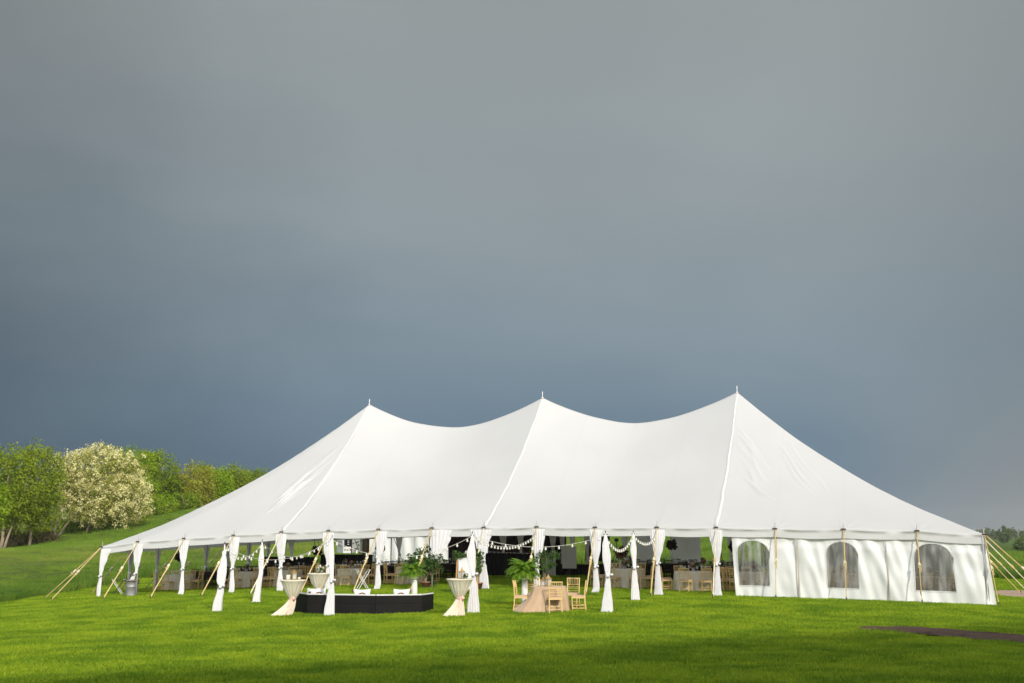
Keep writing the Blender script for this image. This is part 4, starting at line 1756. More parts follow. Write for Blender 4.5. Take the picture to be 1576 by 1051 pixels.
BACK = 'drapes hanging along the back of the tent'
for j, (px, bot, w, lab) in enumerate((
        (459, .0, .24, 'drape on the back left corner of the tent, left of the trailer'),
        (619, .45, .26, 'beige shaded drape in front of the white catering tent wall'),
        (774, .45, .26, 'left of two drapes before the black backdrop behind the bar'),
        (800, .45, .24, 'right of two drapes before the black backdrop behind the bar'),
        (848, .45, .25, 'drape before the backdrop right of the fern'),
        (862, .45, .20, 'drape beside the left edge of the grey screen'),
        (877, .50, .22, 'white drape showing just over the grey screen'),
        (899, .0, .24, 'slim shaded drape just right of the grey screen'),
        (955, .35, .28, 'drape beside the tripod stand at the back of the tent'),
        (1091, .0, .26, 'left of two bright drapes beside the green gap'),
        (1112, .0, .22, 'right of two bright drapes beside the green gap'))):
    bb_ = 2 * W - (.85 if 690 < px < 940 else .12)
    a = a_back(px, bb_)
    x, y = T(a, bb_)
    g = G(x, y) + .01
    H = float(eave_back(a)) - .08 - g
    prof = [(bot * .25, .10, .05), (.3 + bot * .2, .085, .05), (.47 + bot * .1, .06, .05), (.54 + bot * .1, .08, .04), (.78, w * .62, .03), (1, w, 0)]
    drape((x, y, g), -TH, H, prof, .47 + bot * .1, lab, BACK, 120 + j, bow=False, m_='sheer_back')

# poles that stand on the lawn before the tent, wrapped in white
OUTER = 'white wrapped light poles on the lawn'
POLES = {}
for key, px, py, tx, ty, lab in (
        ('A', 339, 944.5, 346, 838, 'leftmost'), ('B', 398, 930, 403.5, 834, 'second from left'), ('C', 508, 950, 511, 828, 'before the black bench'),
        ('D', 727, 946.5, 727, 822, 'beside the cream cocktail table'), ('E', 930, 945.5, 932, 821, 'right of the tan table'), ('F', 976, 927, 974.5, 820, 'rightmost')):
    p = at(px, py)
    top = at_depth(tx, ty, p.y + .0)
    H = top.z - p.z
    t = thing('light_pole', f'slender white pole on the lawn, {lab}, carrying bulb strings', 'pole', (top.x, p.y, p.z), 0, OUTER)
    MB().tube([(0, 0, -.1), (0, 0, H)], .022, 8).build('pole_shaft', 'white_pole', t, smooth=True)
    m = MB()
    m.tube([(0, 0, H - .01), (0, 0, H + .09)], .012, 6)
    m.tube([(-.06, 0, H - .03), (.06, 0, H - .03)], .012, 6)
    m.build('hook', 'iron', t)
    POLES[key] = Vector((top.x, p.y, p.z + H - .05))
    sh = {'A': -.10, 'B': -.10, 'C': -.05, 'D': -.02, 'E': -.06, 'F': -.01}[key]
    if key == 'A':
        prof = [(0, .15, -.18), (.1, .14, -.16), (.34, .11, -.07), (.395, .075, -.04), (.43, .12, -.07), (.47, .14, -.07), (.6, .15, -.05), (.76, .10, -.01), (.85, .055, -.01), (.88, .075, -.01), (.91, .03, 0)]
    elif key == 'B':
        prof = [(0, .20, -.14), (.06, .14, -.12), (.3, .10, -.07), (.4, .08, -.03), (.5, .075, 0), (.7, .10, -.01), (.9, .06, 0), (.955, .03, 0)]
    elif key == 'C':
        prof = [(0, .17, -.02), (.08, .155, -.02), (.25, .12, .01), (.43, .06, .04), (.46, .05, .04), (.5, .065, .02), (.75, .085, 0), (.93, .06, 0), (.96, .03, 0)]
    elif key == 'D':
        prof = [(0, .185, .04), (.1, .175, .04), (.3, .12, .05), (.47, .06, .05), (.5, .055, .04), (.56, .09, .0), (.75, .13, -.03), (.92, .06, 0), (.97, .03, 0)]
    elif key == 'E':
        prof = [(0, .19, .0), (.1, .16, .02), (.35, .09, .04), (.48, .045, .06), (.54, .085, .04), (.7, .125, .02), (.85, .10, 0), (.95, .05, 0), (.975, .03, 0)]
    else:
        prof = [(0, .155, .04), (.1, .14, .03), (.35, .095, .02), (.50, .055, .02), (.54, .06, .02), (.75, .105, 0), (.9, .07, 0), (.97, .03, 0)]
    drape((top.x, p.y, p.z + .01), random.Random(key).uniform(-.2, .2), H, prof, {'A': .395, 'B': None, 'C': .46, 'D': .5, 'E': .48, 'F': .5}[key],
          f'white drape wrapped round the light pole {lab}', 'white drapes on the light poles', 150 + ord(key), depth=.16)

# ------------------------------------------------------------------ strings of bulbs
bulb_mesh = None


def string_light(p0, p1, sag, n, label, size=1.0):
    global bulb_mesh
    p0, p1 = Vector(p0), Vector(p1)
    t = thing('string_light', label, 'string light', tuple(p0), 0, 'strings of white bulbs')
    pts = []
    for k in range(25):
        q = k / 24
        p = (p1 - p0) * q
        p.z -= sag * 4 * q * (1 - q)
        pts.append(p)
    MB().tube(pts, .007, 5).build('cord', 'cord', t)
    if bulb_mesh is None:
        m = MB()
        m.lathe([(.020, .0), (.022, -.03), (.026, -.045), (.040, -.075), (.042, -.095), (.032, -.12), (.010, -.132)], 8)
        o = m.build('bulb', 'bulb', None, smooth=True)
        bulb_mesh = o.data
        bpy.data.objects.remove(o)
    for k in range(n):
        q = (k + .5) / n
        p = (p1 - p0) * q
        p.z -= sag * 4 * q * (1 - q) - .004
        o = bpy.data.objects.new('bulb', bulb_mesh)
        COL.objects.link(o)
        o.parent = t
        o.location = p
        o.scale = (size * .8,) * 3


def eave_pt(i, dz=-.12, out=.05):
    x, y = T(PA[i] if isinstance(i, int) else i, -out)
    e_ = float(eave_front(PA[i] if isinstance(i, int) else i))
    return Vector((x, y, e_ + dz))


Pq = POLES
string_light(Pq['A'], Pq['B'], .42, 10, 'short bulb string between the two leftmost light poles')
string_light(Pq['B'], eave_pt(5, -.3), .60, 11, 'bulb string from the second light pole up to the tent eave')
string_light(Pq['A'], Pq['C'], .50, 13, 'long bulb string dipping behind the straps to the pole before the bench')
string_light(Pq['C'], Pq['D'], .55, 14, 'long bulb string over the black bench between two light poles')
string_light(Pq['D'], Pq['E'], .33, 10, 'sparse bulb string over the tan table between two light poles')
string_light(Pq['D'], eave_pt(9, -.3), .38, 22, 'crowded bulb string beside the middle front post')
string_light(Pq['E'], Pq['F'], .45, 14, 'bulb string between the two rightmost light poles')
string_light(Pq['F'], eave_pt(11, -.3), .28, 13, 'bulb string from the rightmost light pole to the tent eave')


# ------------------------------------------------------------------ chairs
def make_chair(m, mc, name):
    t = thing(name, 'x', 'chair')
    m2 = MB().box((0, 0, .435), (.40, .40, .03))
    m2.build('seat', m, t)
    cu = MB()
    cu.box((0, .0, .462), (.385, .385, .026), taper=.98).box((0, 0, .487), (.38, .38, .024), taper=.88)
    cu.build('cushion', mc, t)
    for s in (-1, 1):
        MB().tube([(s * .17, .17, 0), (s * .175, .175, .25), (s * .18, .18, .43)], [.013, .019, .021], 6).build('leg', m, t)
        MB().tube([(s * .185, -.235, 0), (s * .18, -.195, .25), (s * .178, -.185, .45), (s * .182, -.20, .70), (s * .19, -.235, .92)], [.013, .018, .020, .018, .016], 6).build('leg', m, t)
    b = MB()
    y = lambda z: float(np.interp(z, [.45, .70, .92], [-.185, -.20, -.235]))
    b.tube([(-.20, y(.915), .915), (.20, y(.915), .915)], .017, 6)
    b.tube([(-.185, y(.73), .73), (.185, y(.73), .73)], .013, 5)
    for z in (.54, .62, .675):
        b.tube([(-.18, y(z), z), (.18, y(z), z)], .010, 5)
    for k in range(6):
        x = -.135 + .27 * k / 5
        b.tube([(x, y(.73), .73), (x, y(.915), .915)], .0095, 5)
    b.build('backrest', m, t)
    s_ = MB()
    for z in (.15, .24):
        s_.tube([(-.175, .172, z), (.175, .172, z)], .010, 5)
        s_.tube([(-.18, -.205, z), (.18, -.205, z)], .010, 5)
    for s in (-1, 1):
        for z in (.13, .22):
            s_.tube([(s * .173, .173, z), (s * .181, -.21, z)], .010, 5)
    s_.build('stretcher', m, t)
    return Proto(t)


gold_chair = make_chair('gold', 'cushion', 'chiavari_chair')
dark_chair = make_chair('mahogany', 'mahogany', 'dark_chair')


def put_chair(proto, x, y, rz, label, group):
    return proto.place((x, y, G(x, y) + .005), rz, label, group)


# ------------------------------------------------------------------ tables
def cloth_table(name, r, h, seed, pleats=22, flare=.10):
    t = thing(name, 'x', 'table')
    MB().lathe([(r - .02, h - .035), (r, h - .03), (r, h - .012), (r - .01, h - .008)], 32).build('tabletop', 'dark_wood', t)
    MB().tube([(0, 0, 0), (0, 0, h - .035)], .04, 8).build('pedestal', 'iron', t)
    rr = random.Random(seed)
    ph = [rr.uniform(0, 6) for _ in range(3)]

    def fn(u, v):
        th = 2 * PI * u
        if v < 0:          # the top
            k = 1 + v
            return (r * k * math.cos(th), r * k * math.sin(th), h)
        p = math.sin(pleats * th + ph[0]) * .6 + math.sin(pleats * .5 * th + ph[1]) * .3 + math.sin(3 * th + ph[2]) * .3
        q = r + .012 + flare * v * .6 + (.045 * v ** .7) * p
        return (q * math.cos(th), q * math.sin(th), h - .01 - (h - .02) * v)
    m = MB().grid(fn, list(np.linspace(0, 1, 132, endpoint=False)), [-1, -.4, -.03, 0, .04, .15, .35, .6, .85, 1], closed=True)
    m.build('tablecloth', 'linen', t, smooth=True)
    return Proto(t)


round_proto = cloth_table('round_table', .76, .76, 3)


def lathe_thing(name, prof, m, n=10):
    o = MB().lathe(prof, n).build(name, m, None, smooth=True)
    o['category'] = 'x'
    return o


glass_o = lathe_thing('wine_glass', [(.035, 0), (.03, .004), (.006, .012), (.005, .08), (.03, .105), (.040, .14), (.036, .18)], 'glass')
glass_o['category'] = 'glass'
glass_proto = Proto(glass_o)
nap = MB()


def _nap(u, v):
    x = (u - .5) * .20 * (1 - .15 * v)
    if v < .25:
        return (x, -.06 + v * .24 + .0, .004)
    k = (v - .25) / .75
    return (x + .01 * math.sin(k * 4), .004 + .015 * k + .006 * math.sin(u * 12), .002 - k * .27)


nap.grid(_nap, list(np.linspace(0, 1, 9)), list(np.linspace(0, 1, 12)))
nap_o = nap.build('napkin', 'white_cloth', None, smooth=True, solid=.006)
nap_o['category'] = 'napkin'
napkin_proto = Proto(nap_o)


def flower_ball(mb_list, r, n, seed, mats, parent, name='flowers', size=.06, c=(0, 0, 0)):
    for k, mt in enumerate(mats):
        rg = np.random.default_rng(seed + k * 7)
        d = rg.normal(0, 1, (n, 3))
        d /= np.linalg.norm(d, axis=1)[:, None]
        C = d * r * rg.uniform(.3, .95, (n, 1)) + np.array(c)
        V, F = leaf_cloud(C, np.full(n, r * .28), 9, size, seed + k)
        np_mesh(name if k == 0 else 'foliage', V, F, mt, parent)


def make_low_vase():
    t = thing('flower_vase', 'x', 'vase')
    MB().lathe([(.05, 0), (.065, .05), (.06, .11), (.05, .14)], 12).build('vase_body', 'glass', t, smooth=True)
    flower_ball(None, .14, 34, 5, ('pink_petal', 'leaf'), t, c=(0, 0, .22))
    return Proto(t)


def make_tall_center():
    t = thing('tall_centerpiece', 'x', 'centerpiece')
    m = MB()
    m.lathe([(.11, 0), (.10, .015), (.015, .03)], 14)
    m.tube([(0, 0, .02), (0, 0, .62)], .014, 6)
    m.lathe([(.03, .60), (.09, .66), (.10, .68)], 12)
    m.build('stand', 'glass', t, smooth=True)
    flower_ball(None, .24, 70, 9, ('leaf_dark', 'leaf_dark'), t, 'flowers', .09, (0, 0, .82))
    return Proto(t)


low_vase = make_low_vase()
tall_center = make_tall_center()

SIDES = ['front', 'front right', 'right', 'back right', 'back', 'back left', 'left', 'front left']


def round_table(px, py, desc, seed, nch=8, scale=1.0, glasses=6, skip=(), tall=False, phase=0.0):
    """px, py: the middle of the cloth's front hem"""
    p = at(px, py)
    d = Vector((p.x, p.y, 0)).normalized()
    c = p + d * (.84 * scale)
    g = G(c.x, c.y)
    r = random.Random(seed)
    round_proto.place((c.x, c.y, g + .004), r.uniform(0, 6), f'{desc}, under a floor length ivory cloth', 'round tables under ivory cloths', (scale, scale, 1))
    fa = math.atan2(-d.y, -d.x)               # towards the camera
    for k in range(nch):
        if k in skip:
            continue
        a = fa + 2 * PI * k / nch + phase + r.uniform(-.08, .08)
        rr = (.76 * scale + .30 + r.uniform(-.05, .12))
        x, y = c.x + rr * math.cos(a), c.y + rr * math.sin(a)
        put_chair(gold_chair, x, y, a + PI / 2 + r.uniform(-.12, .12), f'gold chair at {SIDES[k]} of {desc}', 'gold chairs round the dining tables')
    zt = g + .768
    for k in range(glasses):
        a = fa + 2 * PI * (k + .3) / glasses
        rr = .50 * scale
        glass_proto.place((c.x + rr * math.cos(a), c.y + rr * math.sin(a), zt), 0, f'wine glass on {desc}', f'wine glasses on {desc}', 1.15)
    for k in (0, 2, 6):
        a = fa + 2 * PI * (k + .5) / nch + phase
        x, y = c.x + .78 * scale * math.cos(a), c.y + .78 * scale * math.sin(a)
        napkin_proto.place((x, y, zt), a - PI / 2, f'white napkin hanging over the edge of {desc}', f'napkins on {desc}')
    if tall:
        tall_center.place((c.x, c.y, zt), 0, f'tall dark floral ball standing on {desc}', 'tall dark floral centerpieces')
    else:
        low_vase.place((c.x, c.y, zt), 0, f'low pink flower vase on {desc}', 'low flower vases')
    return c, g, zt


TABLES = {}
TABLES[1] = round_table(274, 911, 'round table nearest the galvanized bin', 1, scale=.85, tall=True, phase=.2)
TABLES[2] = round_table(378, 907, 'round table behind the two leftmost poles', 2, phase=.35)
TABLES[3] = round_table(541, 904, 'round table behind the folding tray stand', 3, scale=.8, phase=.5)
TABLES[4] = round_table(633, 901, 'round table behind the ferns by the bench', 4, scale=.85, phase=.3)
TABLES[5] = round_table(443, 905, 'round table behind the cocktail tables', 5, scale=.8, phase=.1)
TABLES[6] = round_table(962, 908, 'round table behind the two rightmost poles', 6, phase=.3)
TABLES[7] = round_table(1068, 913, 'round table beside the white wall panel', 7, scale=.95, phase=.45)
TABLES[8] = round_table(1162, 914, 'round table behind the first arched window', 8, scale=.9, phase=.2)
TABLES[9] = round_table(1432, 922, 'round table behind the last arched window', 9, scale=.85, phase=.0)
TABLES[10] = round_table(1300, 916, 'round table behind the middle arched window', 10, scale=.85, phase=.3)


# the long dark tables deeper inside
def make_farm_table():
    t = thing('farm_table', 'x', 'table')
    m = MB()
    for k in range(4):
        m = MB().box((0, -.36 + .24 * k, .745), (2.4, .232, .04))
        m.build('plank', 'dark_wood', t)
    for sx in (-1, 1):
        for sy in (-1, 1):
            MB().box((sx * 1.1, sy * .38, .362), (.09, .09, .724)).build('leg', 'dark_wood', t)
    m = MB()
    m.box((0, .38, .67), (2.1, .03, .10)).box((0, -.38, .67), (2.1, .03, .10))
    m.build('apron', 'dark_wood', t)
    MB().box((0, .435, .55), (2.1, .012, .40)).box((0, -.435, .55), (2.1, .012, .40)).build('table_skirt', 'black_cloth', t)
    return Proto(t)


farm = make_farm_table()
DARKROW = 'long dark tables deeper inside the tent'
fspots = [(352, 8.0, 'first'), (420, 9.6, 'second'), (498, 8.2, 'third'), (540, 9.6, 'fourth'), (592, 8.4, 'fifth'), (645, 9.8, 'sixth'), (700, 8.6, 'seventh'),
          (965, 8.8, 'fourth from the right'), (1026, 10.2, 'third from the right'), (1072, 8.6, 'second from the right'), (1118, 10.0, 'rightmost')]
GOBLET = 'glasses on the long dark tables'
for k, (px, b, lab) in enumerate(fspots):
    a = a_back(px, b)
    x, y = T(a, b)
    g = G(x, y)
    rz = -TH + random.Random(k).uniform(-.1, .1)
    desc = f'{lab} dark long table' if 'right' in lab else f'{lab} dark long table from the left'
    farm.place((x, y, g + .004), rz, f'{desc}, deep in the tent shade', DARKROW)
    cs, sn = math.cos(rz), math.sin(rz)
    for s in (-1, 1):
        for j in range(3):
            lx, ly = -.75 + .75 * j, s * .62
            cx_, cy_ = x + lx * cs - ly * sn, y + lx * sn + ly * cs
            put_chair(dark_chair, cx_, cy_, rz + (PI if s > 0 else 0), f"dark chair, {('left', 'middle', 'right')[j]} on the {'near' if s < 0 else 'far'} side of {desc}"[:140],
                      'dark chairs at the long tables')
    for j in range(6):
        lx, ly = -1.0 + .4 * j, -.2 if j % 2 else .15
        glass_proto.place((x + lx * cs - ly * sn, y + lx * sn + ly * cs, g + .77), 0, f'glass standing on {desc}', GOBLET + ' ' + str(lab), 1.3)
    if k in (2, 4, 6, 8, 10):
        tall_center.place((x, y, g + .77), k, f'tall dark floral ball on {desc}', 'tall dark floral centerpieces')
    else:
        low_vase.place((x, y, g + .77), k, f'low flower vase on {desc}', 'low flower vases')

# ------------------------------------------------------------------ black draped bar with a line of tiny lights, grey screen, tripod


def draped_bar(x0, x1, b, h, label, group=None):
    a0_, a1_ = a_back(x0, b), a_back(x1, b)
    x, y = T((a0_ + a1_) / 2, b)
    g = G(x, y)
    t = thing('draped_bar', label, 'bar', (x, y, g), -TH, group)
    L_ = a1_ - a0_
    MB().box((0, 0, h), (L_ + .1, .75, .05)).build('bar_top', 'black', t)
    m = MB()
    m.grid(lambda u, v: ((u - .5) * L_, -.33 + .03 * math.sin(u * L_ * 25) * (.4 + .6 * (1 - v)), .02 + (h - .045) * v), list(np.linspace(0, 1, int(L_ * 34))), [0, .3, .6, 1])
    m.build('skirt', 'black_cloth', t, smooth=True)
    m = MB()
    for s in (-1, 1):
        m.box((s * (L_ / 2 - .05), .03, h / 2 - .01), (.04, .66, h - .03))
    m.box((0, .34, h / 2 - .01), (L_ - .1, .03, h - .03))
    m.build('bar_frame', 'black', t)
    return a0_, a1_, g


draped_bar(424, 492, 12.2, 1.18, 'black draped buffet left of the trailer, deep in the tent shade')
draped_bar(508, 577, 12.6, 1.22, 'black draped buffet below the white trailer')
a0_, a1_, g = draped_bar(752, 838, 11.5, 1.10, 'long black draped bar in the dark middle of the tent')
string_light(Vector((*T(a0_, 11.0), g + 1.22)), Vector((*T(a1_ + 1.6, 11.0), g + 1.2)), .06, 22, 'line of tiny lights along the front of the black bar', .5)
hung_cloth('grey_curtain', 'dark grey curtain hanging beside the bar behind the tan table', 'curtain', a_back(838, 10.5), a_back(853, 10.5), 10.5, .03, 1.0, 'greyboard', 3, .05)
hung_cloth('black_curtain', 'low black curtain behind the tan table and grey screen', 'curtain', a_back(853, 11), a_back(926, 11), 11, .02, .62, 'black_cloth', 6, .05)

p = on_ground(874.5, 51.0)
t = thing('portable_screen', 'plain grey upright screen on a dark tripod stand', 'screen', p, -.1)
zt = at_depth(874, 840.5, 51.0).z - p.z
MB().box((0, 0, zt - .51), (.66, .05, 1.02)).build('screen_face', 'greyboard', t)
m = MB()
m.tube([(0, .05, .1), (0, .05, zt - .3)], .02, 6)
for k in range(3):
    an = 2 * PI * k / 3 + .5
    m.tube([(0, .05, zt - 1.0), (.32 * math.cos(an), .05 + .32 * math.sin(an), 0)], .014, 6)
m.build('tripod', 'iron', t)

p = on_ground(946, 54.0)
t = thing('tripod_stand', 'thin black tripod stand with a small head, seen against the green field', 'stand', p, .2)
zt = at_depth(946, 830, 54).z - p.z
m = MB()
for k in range(3):
    an = 2 * PI * k / 3 + .1
    m = MB().tube([(0, 0, zt - .55), (.42 * math.cos(an), .42 * math.sin(an), .9 if False else zt - 1.35)], .016, 6)
    m.tube([(.42 * math.cos(an), .42 * math.sin(an), zt - 1.35), (.62 * math.cos(an), .62 * math.sin(an), 0)], .014, 6)
    m.build('leg', 'iron', t)
MB().tube([(0, 0, zt - .9), (0, 0, zt - .1)], .018, 6).build('center_column', 'iron', t)
MB().box((0, 0, zt - .03), (.18, .14, .16)).box((0, -.09, zt - .03), (.10, .06, .10)).build('head', 'iron', t)

c, g, zt = TABLES[6]
t = thing('floral_arrangement', 'rust and brown floral arrangement raised above the table between the rightmost poles', 'flowers', (c.x - .12, c.y + .2, zt))
MB().lathe([(.09, 0), (.08, .02), (.05, .05), (.055, .42), (.08, .48)], 12).build('vase_body', 'glass', t, smooth=True)
flower_ball(None, .26, 60, 31, ('rust_petal', 'leaf_dark'), t, 'flowers', .10, (0, 0, .62))

# ------------------------------------------------------------------ black bench with white cushions
B0, B1, B2, B3, B4 = at(451.5, 944.5), at(471.5, 948), at(578, 947.5), at(649.5, 945), at(667, 941.5)
bc = (B1 + B3) / 2
t = thing('lounge_bench', 'long low black sectional bench with a white cushion top', 'bench', (bc.x, bc.y, G(bc.x, bc.y)))
HB_ = .60
back = Vector((.05, .68, 0))


def loc_(p):
    return Vector((p.x - bc.x, p.y - bc.y, 0))


foot = [loc_(B0), loc_(B1), loc_(B2), loc_(B3), loc_(B4)]
inner = [loc_(B0) + Vector((.08, .22, 0)), loc_(B1) + back + Vector((.1, 0, 0)), loc_(B2) + back, loc_(B3) + back, loc_(B4) + Vector((-.05, .5, 0))]


def block(mb, poly, z0, z1, shrink=0.0):
    c = sum(poly, Vector((0, 0, 0))) / len(poly)
    pl = [c + (p - c) * (1 - shrink) for p in poly]
    n = len(pl)
    vs = [(p.x, p.y, z0) for p in pl] + [(p.x, p.y, z1) for p in pl]
    return mb.add(vs, [tuple(range(n))[::-1], tuple(range(n, 2 * n))] + [(k, (k + 1) % n, (k + 1) % n + n, k + n) for k in range(n)])


secs = [[foot[0], foot[1], inner[1], inner[0]], [foot[1], foot[2], inner[2], inner[1]], [foot[2], foot[3], inner[3], inner[2]], [foot[3], foot[4], inner[4], inner[3]]]
for k, s in enumerate(secs):
    gz = -.06
    o = block(MB(), s, gz, .34, .006).build('bench_section', 'black', t)
    bk = [s[0], s[1], s[1] + (s[2] - s[1]) * .17, s[0] + (s[3] - s[0]) * .17]
    b_ = block(MB(), bk, .345, HB_ - .03, .004).build('bench_back', 'black', t)
    block(MB(), bk, HB_ - .028, HB_ + .004, .02).build('back_pad', 'white_cloth', t)
    st = [s[0] + (s[3] - s[0]) * .18, s[1] + (s[2] - s[1]) * .18, s[2], s[3]]
    o = block(MB(), st, .342, .44, .02).build('seat_cushion', 'white_cloth', t)
    md = o.modifiers.new('edge', 'BEVEL')
    md.width = .02
    md.segments = 2


def make_pillow():
    t = thing('pillow', 'x', 'pillow')

    def fn(u, v):
        x, y = (u - .5) * 2, (v - .5) * 2
        e_ = (1 - abs(x) ** 3) * (1 - abs(y) ** 3)
        k = 1 - .10 * (1 - abs(y)) * abs(x) ** 2 - .0
        k2 = 1 - .16 * (1 - abs(x) ** 2) * abs(y) ** 2
        return x * .25 * k, y * .17 * k2, max(0, e_) ** .6
    m = MB()
    for s in (-1, 1):
        m.grid(lambda u, v: (fn(u, v)[0], s * .075 * fn(u, v)[2], fn(u, v)[1] + .17), list(np.linspace(0, 1, 15)), list(np.linspace(0, 1, 11)))
    m.build('pillow_cover', 'white_cloth', t, smooth=True)
    pm = MB()
    # the brown wreath shaped print, laid on the front face
    for k in range(9):
        an = PI * k / 8
        x, z = .10 * math.cos(an), .13 + .075 * math.sin(an)
        e_ = (1 - abs(x / .25) ** 3) * (1 - abs((z - .17) / .17) ** 3)
        pm.lathe([(.001, -.004), (.024, -.003), (.024, .003), (.001, .004)], 7, (0, 0, 0))
        n = 4 * 7
        for j in range(len(pm.v) - n, len(pm.v)):
            a_, b_, c_ = pm.v[j]
            pm.v[j] = (a_ * 1.4 + x, -.075 * e_ ** .6 - .003 + c_, b_ + z)
    pm.build('print', 'brown', t)
    return Proto(t)


pil = make_pillow()
gB = G(bc.x, bc.y) + .41
for (f0, f1, u, off, lab, rz) in ((B1, B2, .78, .30, 'white pillow with brown print left of the bench middle', .1), (B2, B3, .52, .30, 'white pillow with brown print near the bench right end', -.05),
                                  (B1, B2, .14, .34, 'plain white pillow slumped on the bench left end', .5), (B1, B2, .03, .42, 'second white pillow leaning in the bench left corner', -.6)):
    p = f0 + (f1 - f0) * u + Vector((0, off, 0))
    o = pil.place((p.x, p.y, gB), rz, lab, 'white pillows on the bench')
    o.rotation_euler = (-.18, 0, rz)


# ------------------------------------------------------------------ cocktail tables
def cocktail(loc, label, seed, sweep, sash_side):
    """sweep: (x, y) displacement of the cloth's foot"""
    t = thing('cocktail_table', label, 'table', loc, 0, 'cocktail tables in cream cloths')
    h, r = 1.07, .375
    MB().lathe([(.02, h - .03), (r - .01, h - .03), (r - .01, h - .006), (.02, h - .006)], 28).build('tabletop', 'white_pole', t)
    MB().tube([(0, 0, 0), (0, 0, h - .03)], .03, 8).build('pedestal', 'iron', t)
    rr = random.Random(seed)
    ph = rr.uniform(0, 6)
    zt = .555

    def fn(u, v):
        th = 2 * PI * u
        c, s = math.cos(th), math.sin(th)
        if v < 0:
            k = 1 + v
            return (r * k * c, r * k * s, h + .003)
        if v < .5:
            q = v / .5
            rad = r + .008 + (.085 - r) * (q ** .85) * (1 - .12 * math.sin(PI * q))
            rad += .012 * math.sin(18 * th + ph) * min(1, q * 4) * (1 - .3 * q)
            return (rad * c, rad * s, h - .012 - (h - zt) * q - .02 * (1 - abs(2 * q - 1)) * math.sin(9 * th))
        q = (v - .5) / .5
        rad = .085 + (.30 - .085) * q ** 1.25
        rad += (.010 + .035 * q) * math.sin(15 * th + ph) + .02 * q * math.sin(5 * th + ph)
        sw = q ** 1.5
        return (rad * c + sweep[0] * sw, rad * s * .85 + sweep[1] * sw, zt - (zt - .012) * q)
    m = MB().grid(fn, list(np.linspace(0, 1, 120, endpoint=False)), [-1, -.4, -.02, 0] + list(np.linspace(.02, 1, 44)), closed=True)
    m.build('tablecloth', 'cream', t, smooth=True)
    m = MB()
    m.lathe([(.088, -.04), (.108, -.03), (.112, 0), (.106, .03), (.09, .04)], 18, (0, 0, zt))
    for k in range(3):
        m.box((sash_side * .05 + .03 * k, -.10 - .008 * k, zt - .02 + .03 * (k % 2)), (.07, .04, .08), .3 * k, .4)
    o = m.build('sash', 'blush', t, smooth=True)
    m = MB()
    x0 = sash_side * .05

    def tail(u, v):
        return (x0 + (u - .5) * (.06 + .06 * v) + sweep[0] * .3 * v ** 1.5, -.115 - .15 * v + .012 * math.sin(u * 9), zt - v * .5)
    m.grid(tail, list(np.linspace(0, 1, 8)), list(np.linspace(0, 1, 12)))
    m.build('sash_tail', 'blush', o, smooth=True)
    return t


def make_lantern():
    t = thing('lantern', 'x', 'lantern')
    w, h = .055, .17
    m = MB().box((0, 0, .01), (.13, .13, .02))
    for sx in (-1, 1):
        for sy in (-1, 1):
            m.box((sx * w, sy * w, .02 + h / 2), (.012, .012, h))
    m.box((0, 0, .02 + h), (.14, .14, .016))
    m.build('lantern_frame', 'brass', t)
    m = MB()
    m.lathe([(.085, .195), (.05, .235), (.02, .262), (.012, .285)], 4)
    m.tube([(-.02, 0, .28), (-.016, 0, .305), (0, 0, .315), (.016, 0, .305), (.02, 0, .28)], .005, 5)
    m.build('lantern_roof', 'brass', t)
    MB().lathe([(.032, .02), (.034, .03), (.034, .11), (.02, .115)], 10).build('candle', 'candle', t, smooth=True)
    m = MB()
    for k in range(4):
        m.box((w * math.cos(k * PI / 2), w * math.sin(k * PI / 2), .02 + h / 2), (.004, .095, h - .01), k * PI / 2)
    m.build('pane', 'glass', t)
    return Proto(t)


lantern = make_lantern()
votive = Proto(tag(MB().lathe([(.03, 0), (.042, .02), (.045, .07), (.038, .075), (.03, .05)], 12).build('votive_candle', 'candle', None, smooth=True), 'x', 'candle'))


def make_posy():
    t = thing('flower_posy', 'x', 'flowers')
    MB().lathe([(.03, 0), (.045, .03), (.035, .06)], 10).build('pot', 'glass', t, smooth=True)
    flower_ball(None, .075, 26, 17, ('petal', 'leaf'), t, c=(0, 0, .085), size=.05)
    return Proto(t)


posy = make_posy()
LAN = 'gold lanterns on the outdoor tables'


def cock_at(px, py, dist):
    q = at_depth(px, py, dist)
    return Vector((q.x, dist, G(q.x, dist)))


C1, C2, C3 = cock_at(451.5, 886, 32.2), cock_at(491, 878, 36.0), cock_at(707.5, 889, 30.8)
cocktail(C1, 'cream cocktail table at the left end of the bench, its cloth trailing left', 1, (-.36, -.10), .0)
cocktail(C2, 'cream cocktail table standing behind the black bench', 2, (-.02, 0), .6)
cocktail(C3, 'cream cocktail table beside the white pole right of the bench', 3, (-.20, -.05), .9)
Z = lambda c: c.z + 1.078
lantern.place((C1.x + .03, C1.y - .02, Z(C1)), .4, 'gold lantern on the cocktail table at the bench left end', LAN)
votive.place((C1.x - .14, C1.y - .05, Z(C1)), 0, 'larger candle left of the lantern on the left cocktail table', None, (1.5, 1.5, 1.9))
votive.place((C1.x + .18, C1.y - .03, Z(C1)), 0, 'small white votive candle right of the lantern on the left cocktail table', None, 1.0)
lantern.place((C2.x - .05, C2.y + .06, Z(C2)), .2, 'gold lantern behind white flowers on the cocktail table behind the bench', LAN)
posy.place((C2.x + .06, C2.y - .12, Z(C2)), 0, 'white flower posy before the lantern behind the bench', 'small flower posies', 1.5)
lantern.place((C3.x + .06, C3.y, Z(C3)), .7, 'gold lantern on the cocktail table right of the bench', LAN)
posy.place((C3.x + .17, C3.y - .06, Z(C3)), 1, 'small leafy posy beside the lantern on the right cocktail table', 'small flower posies', 1.0)

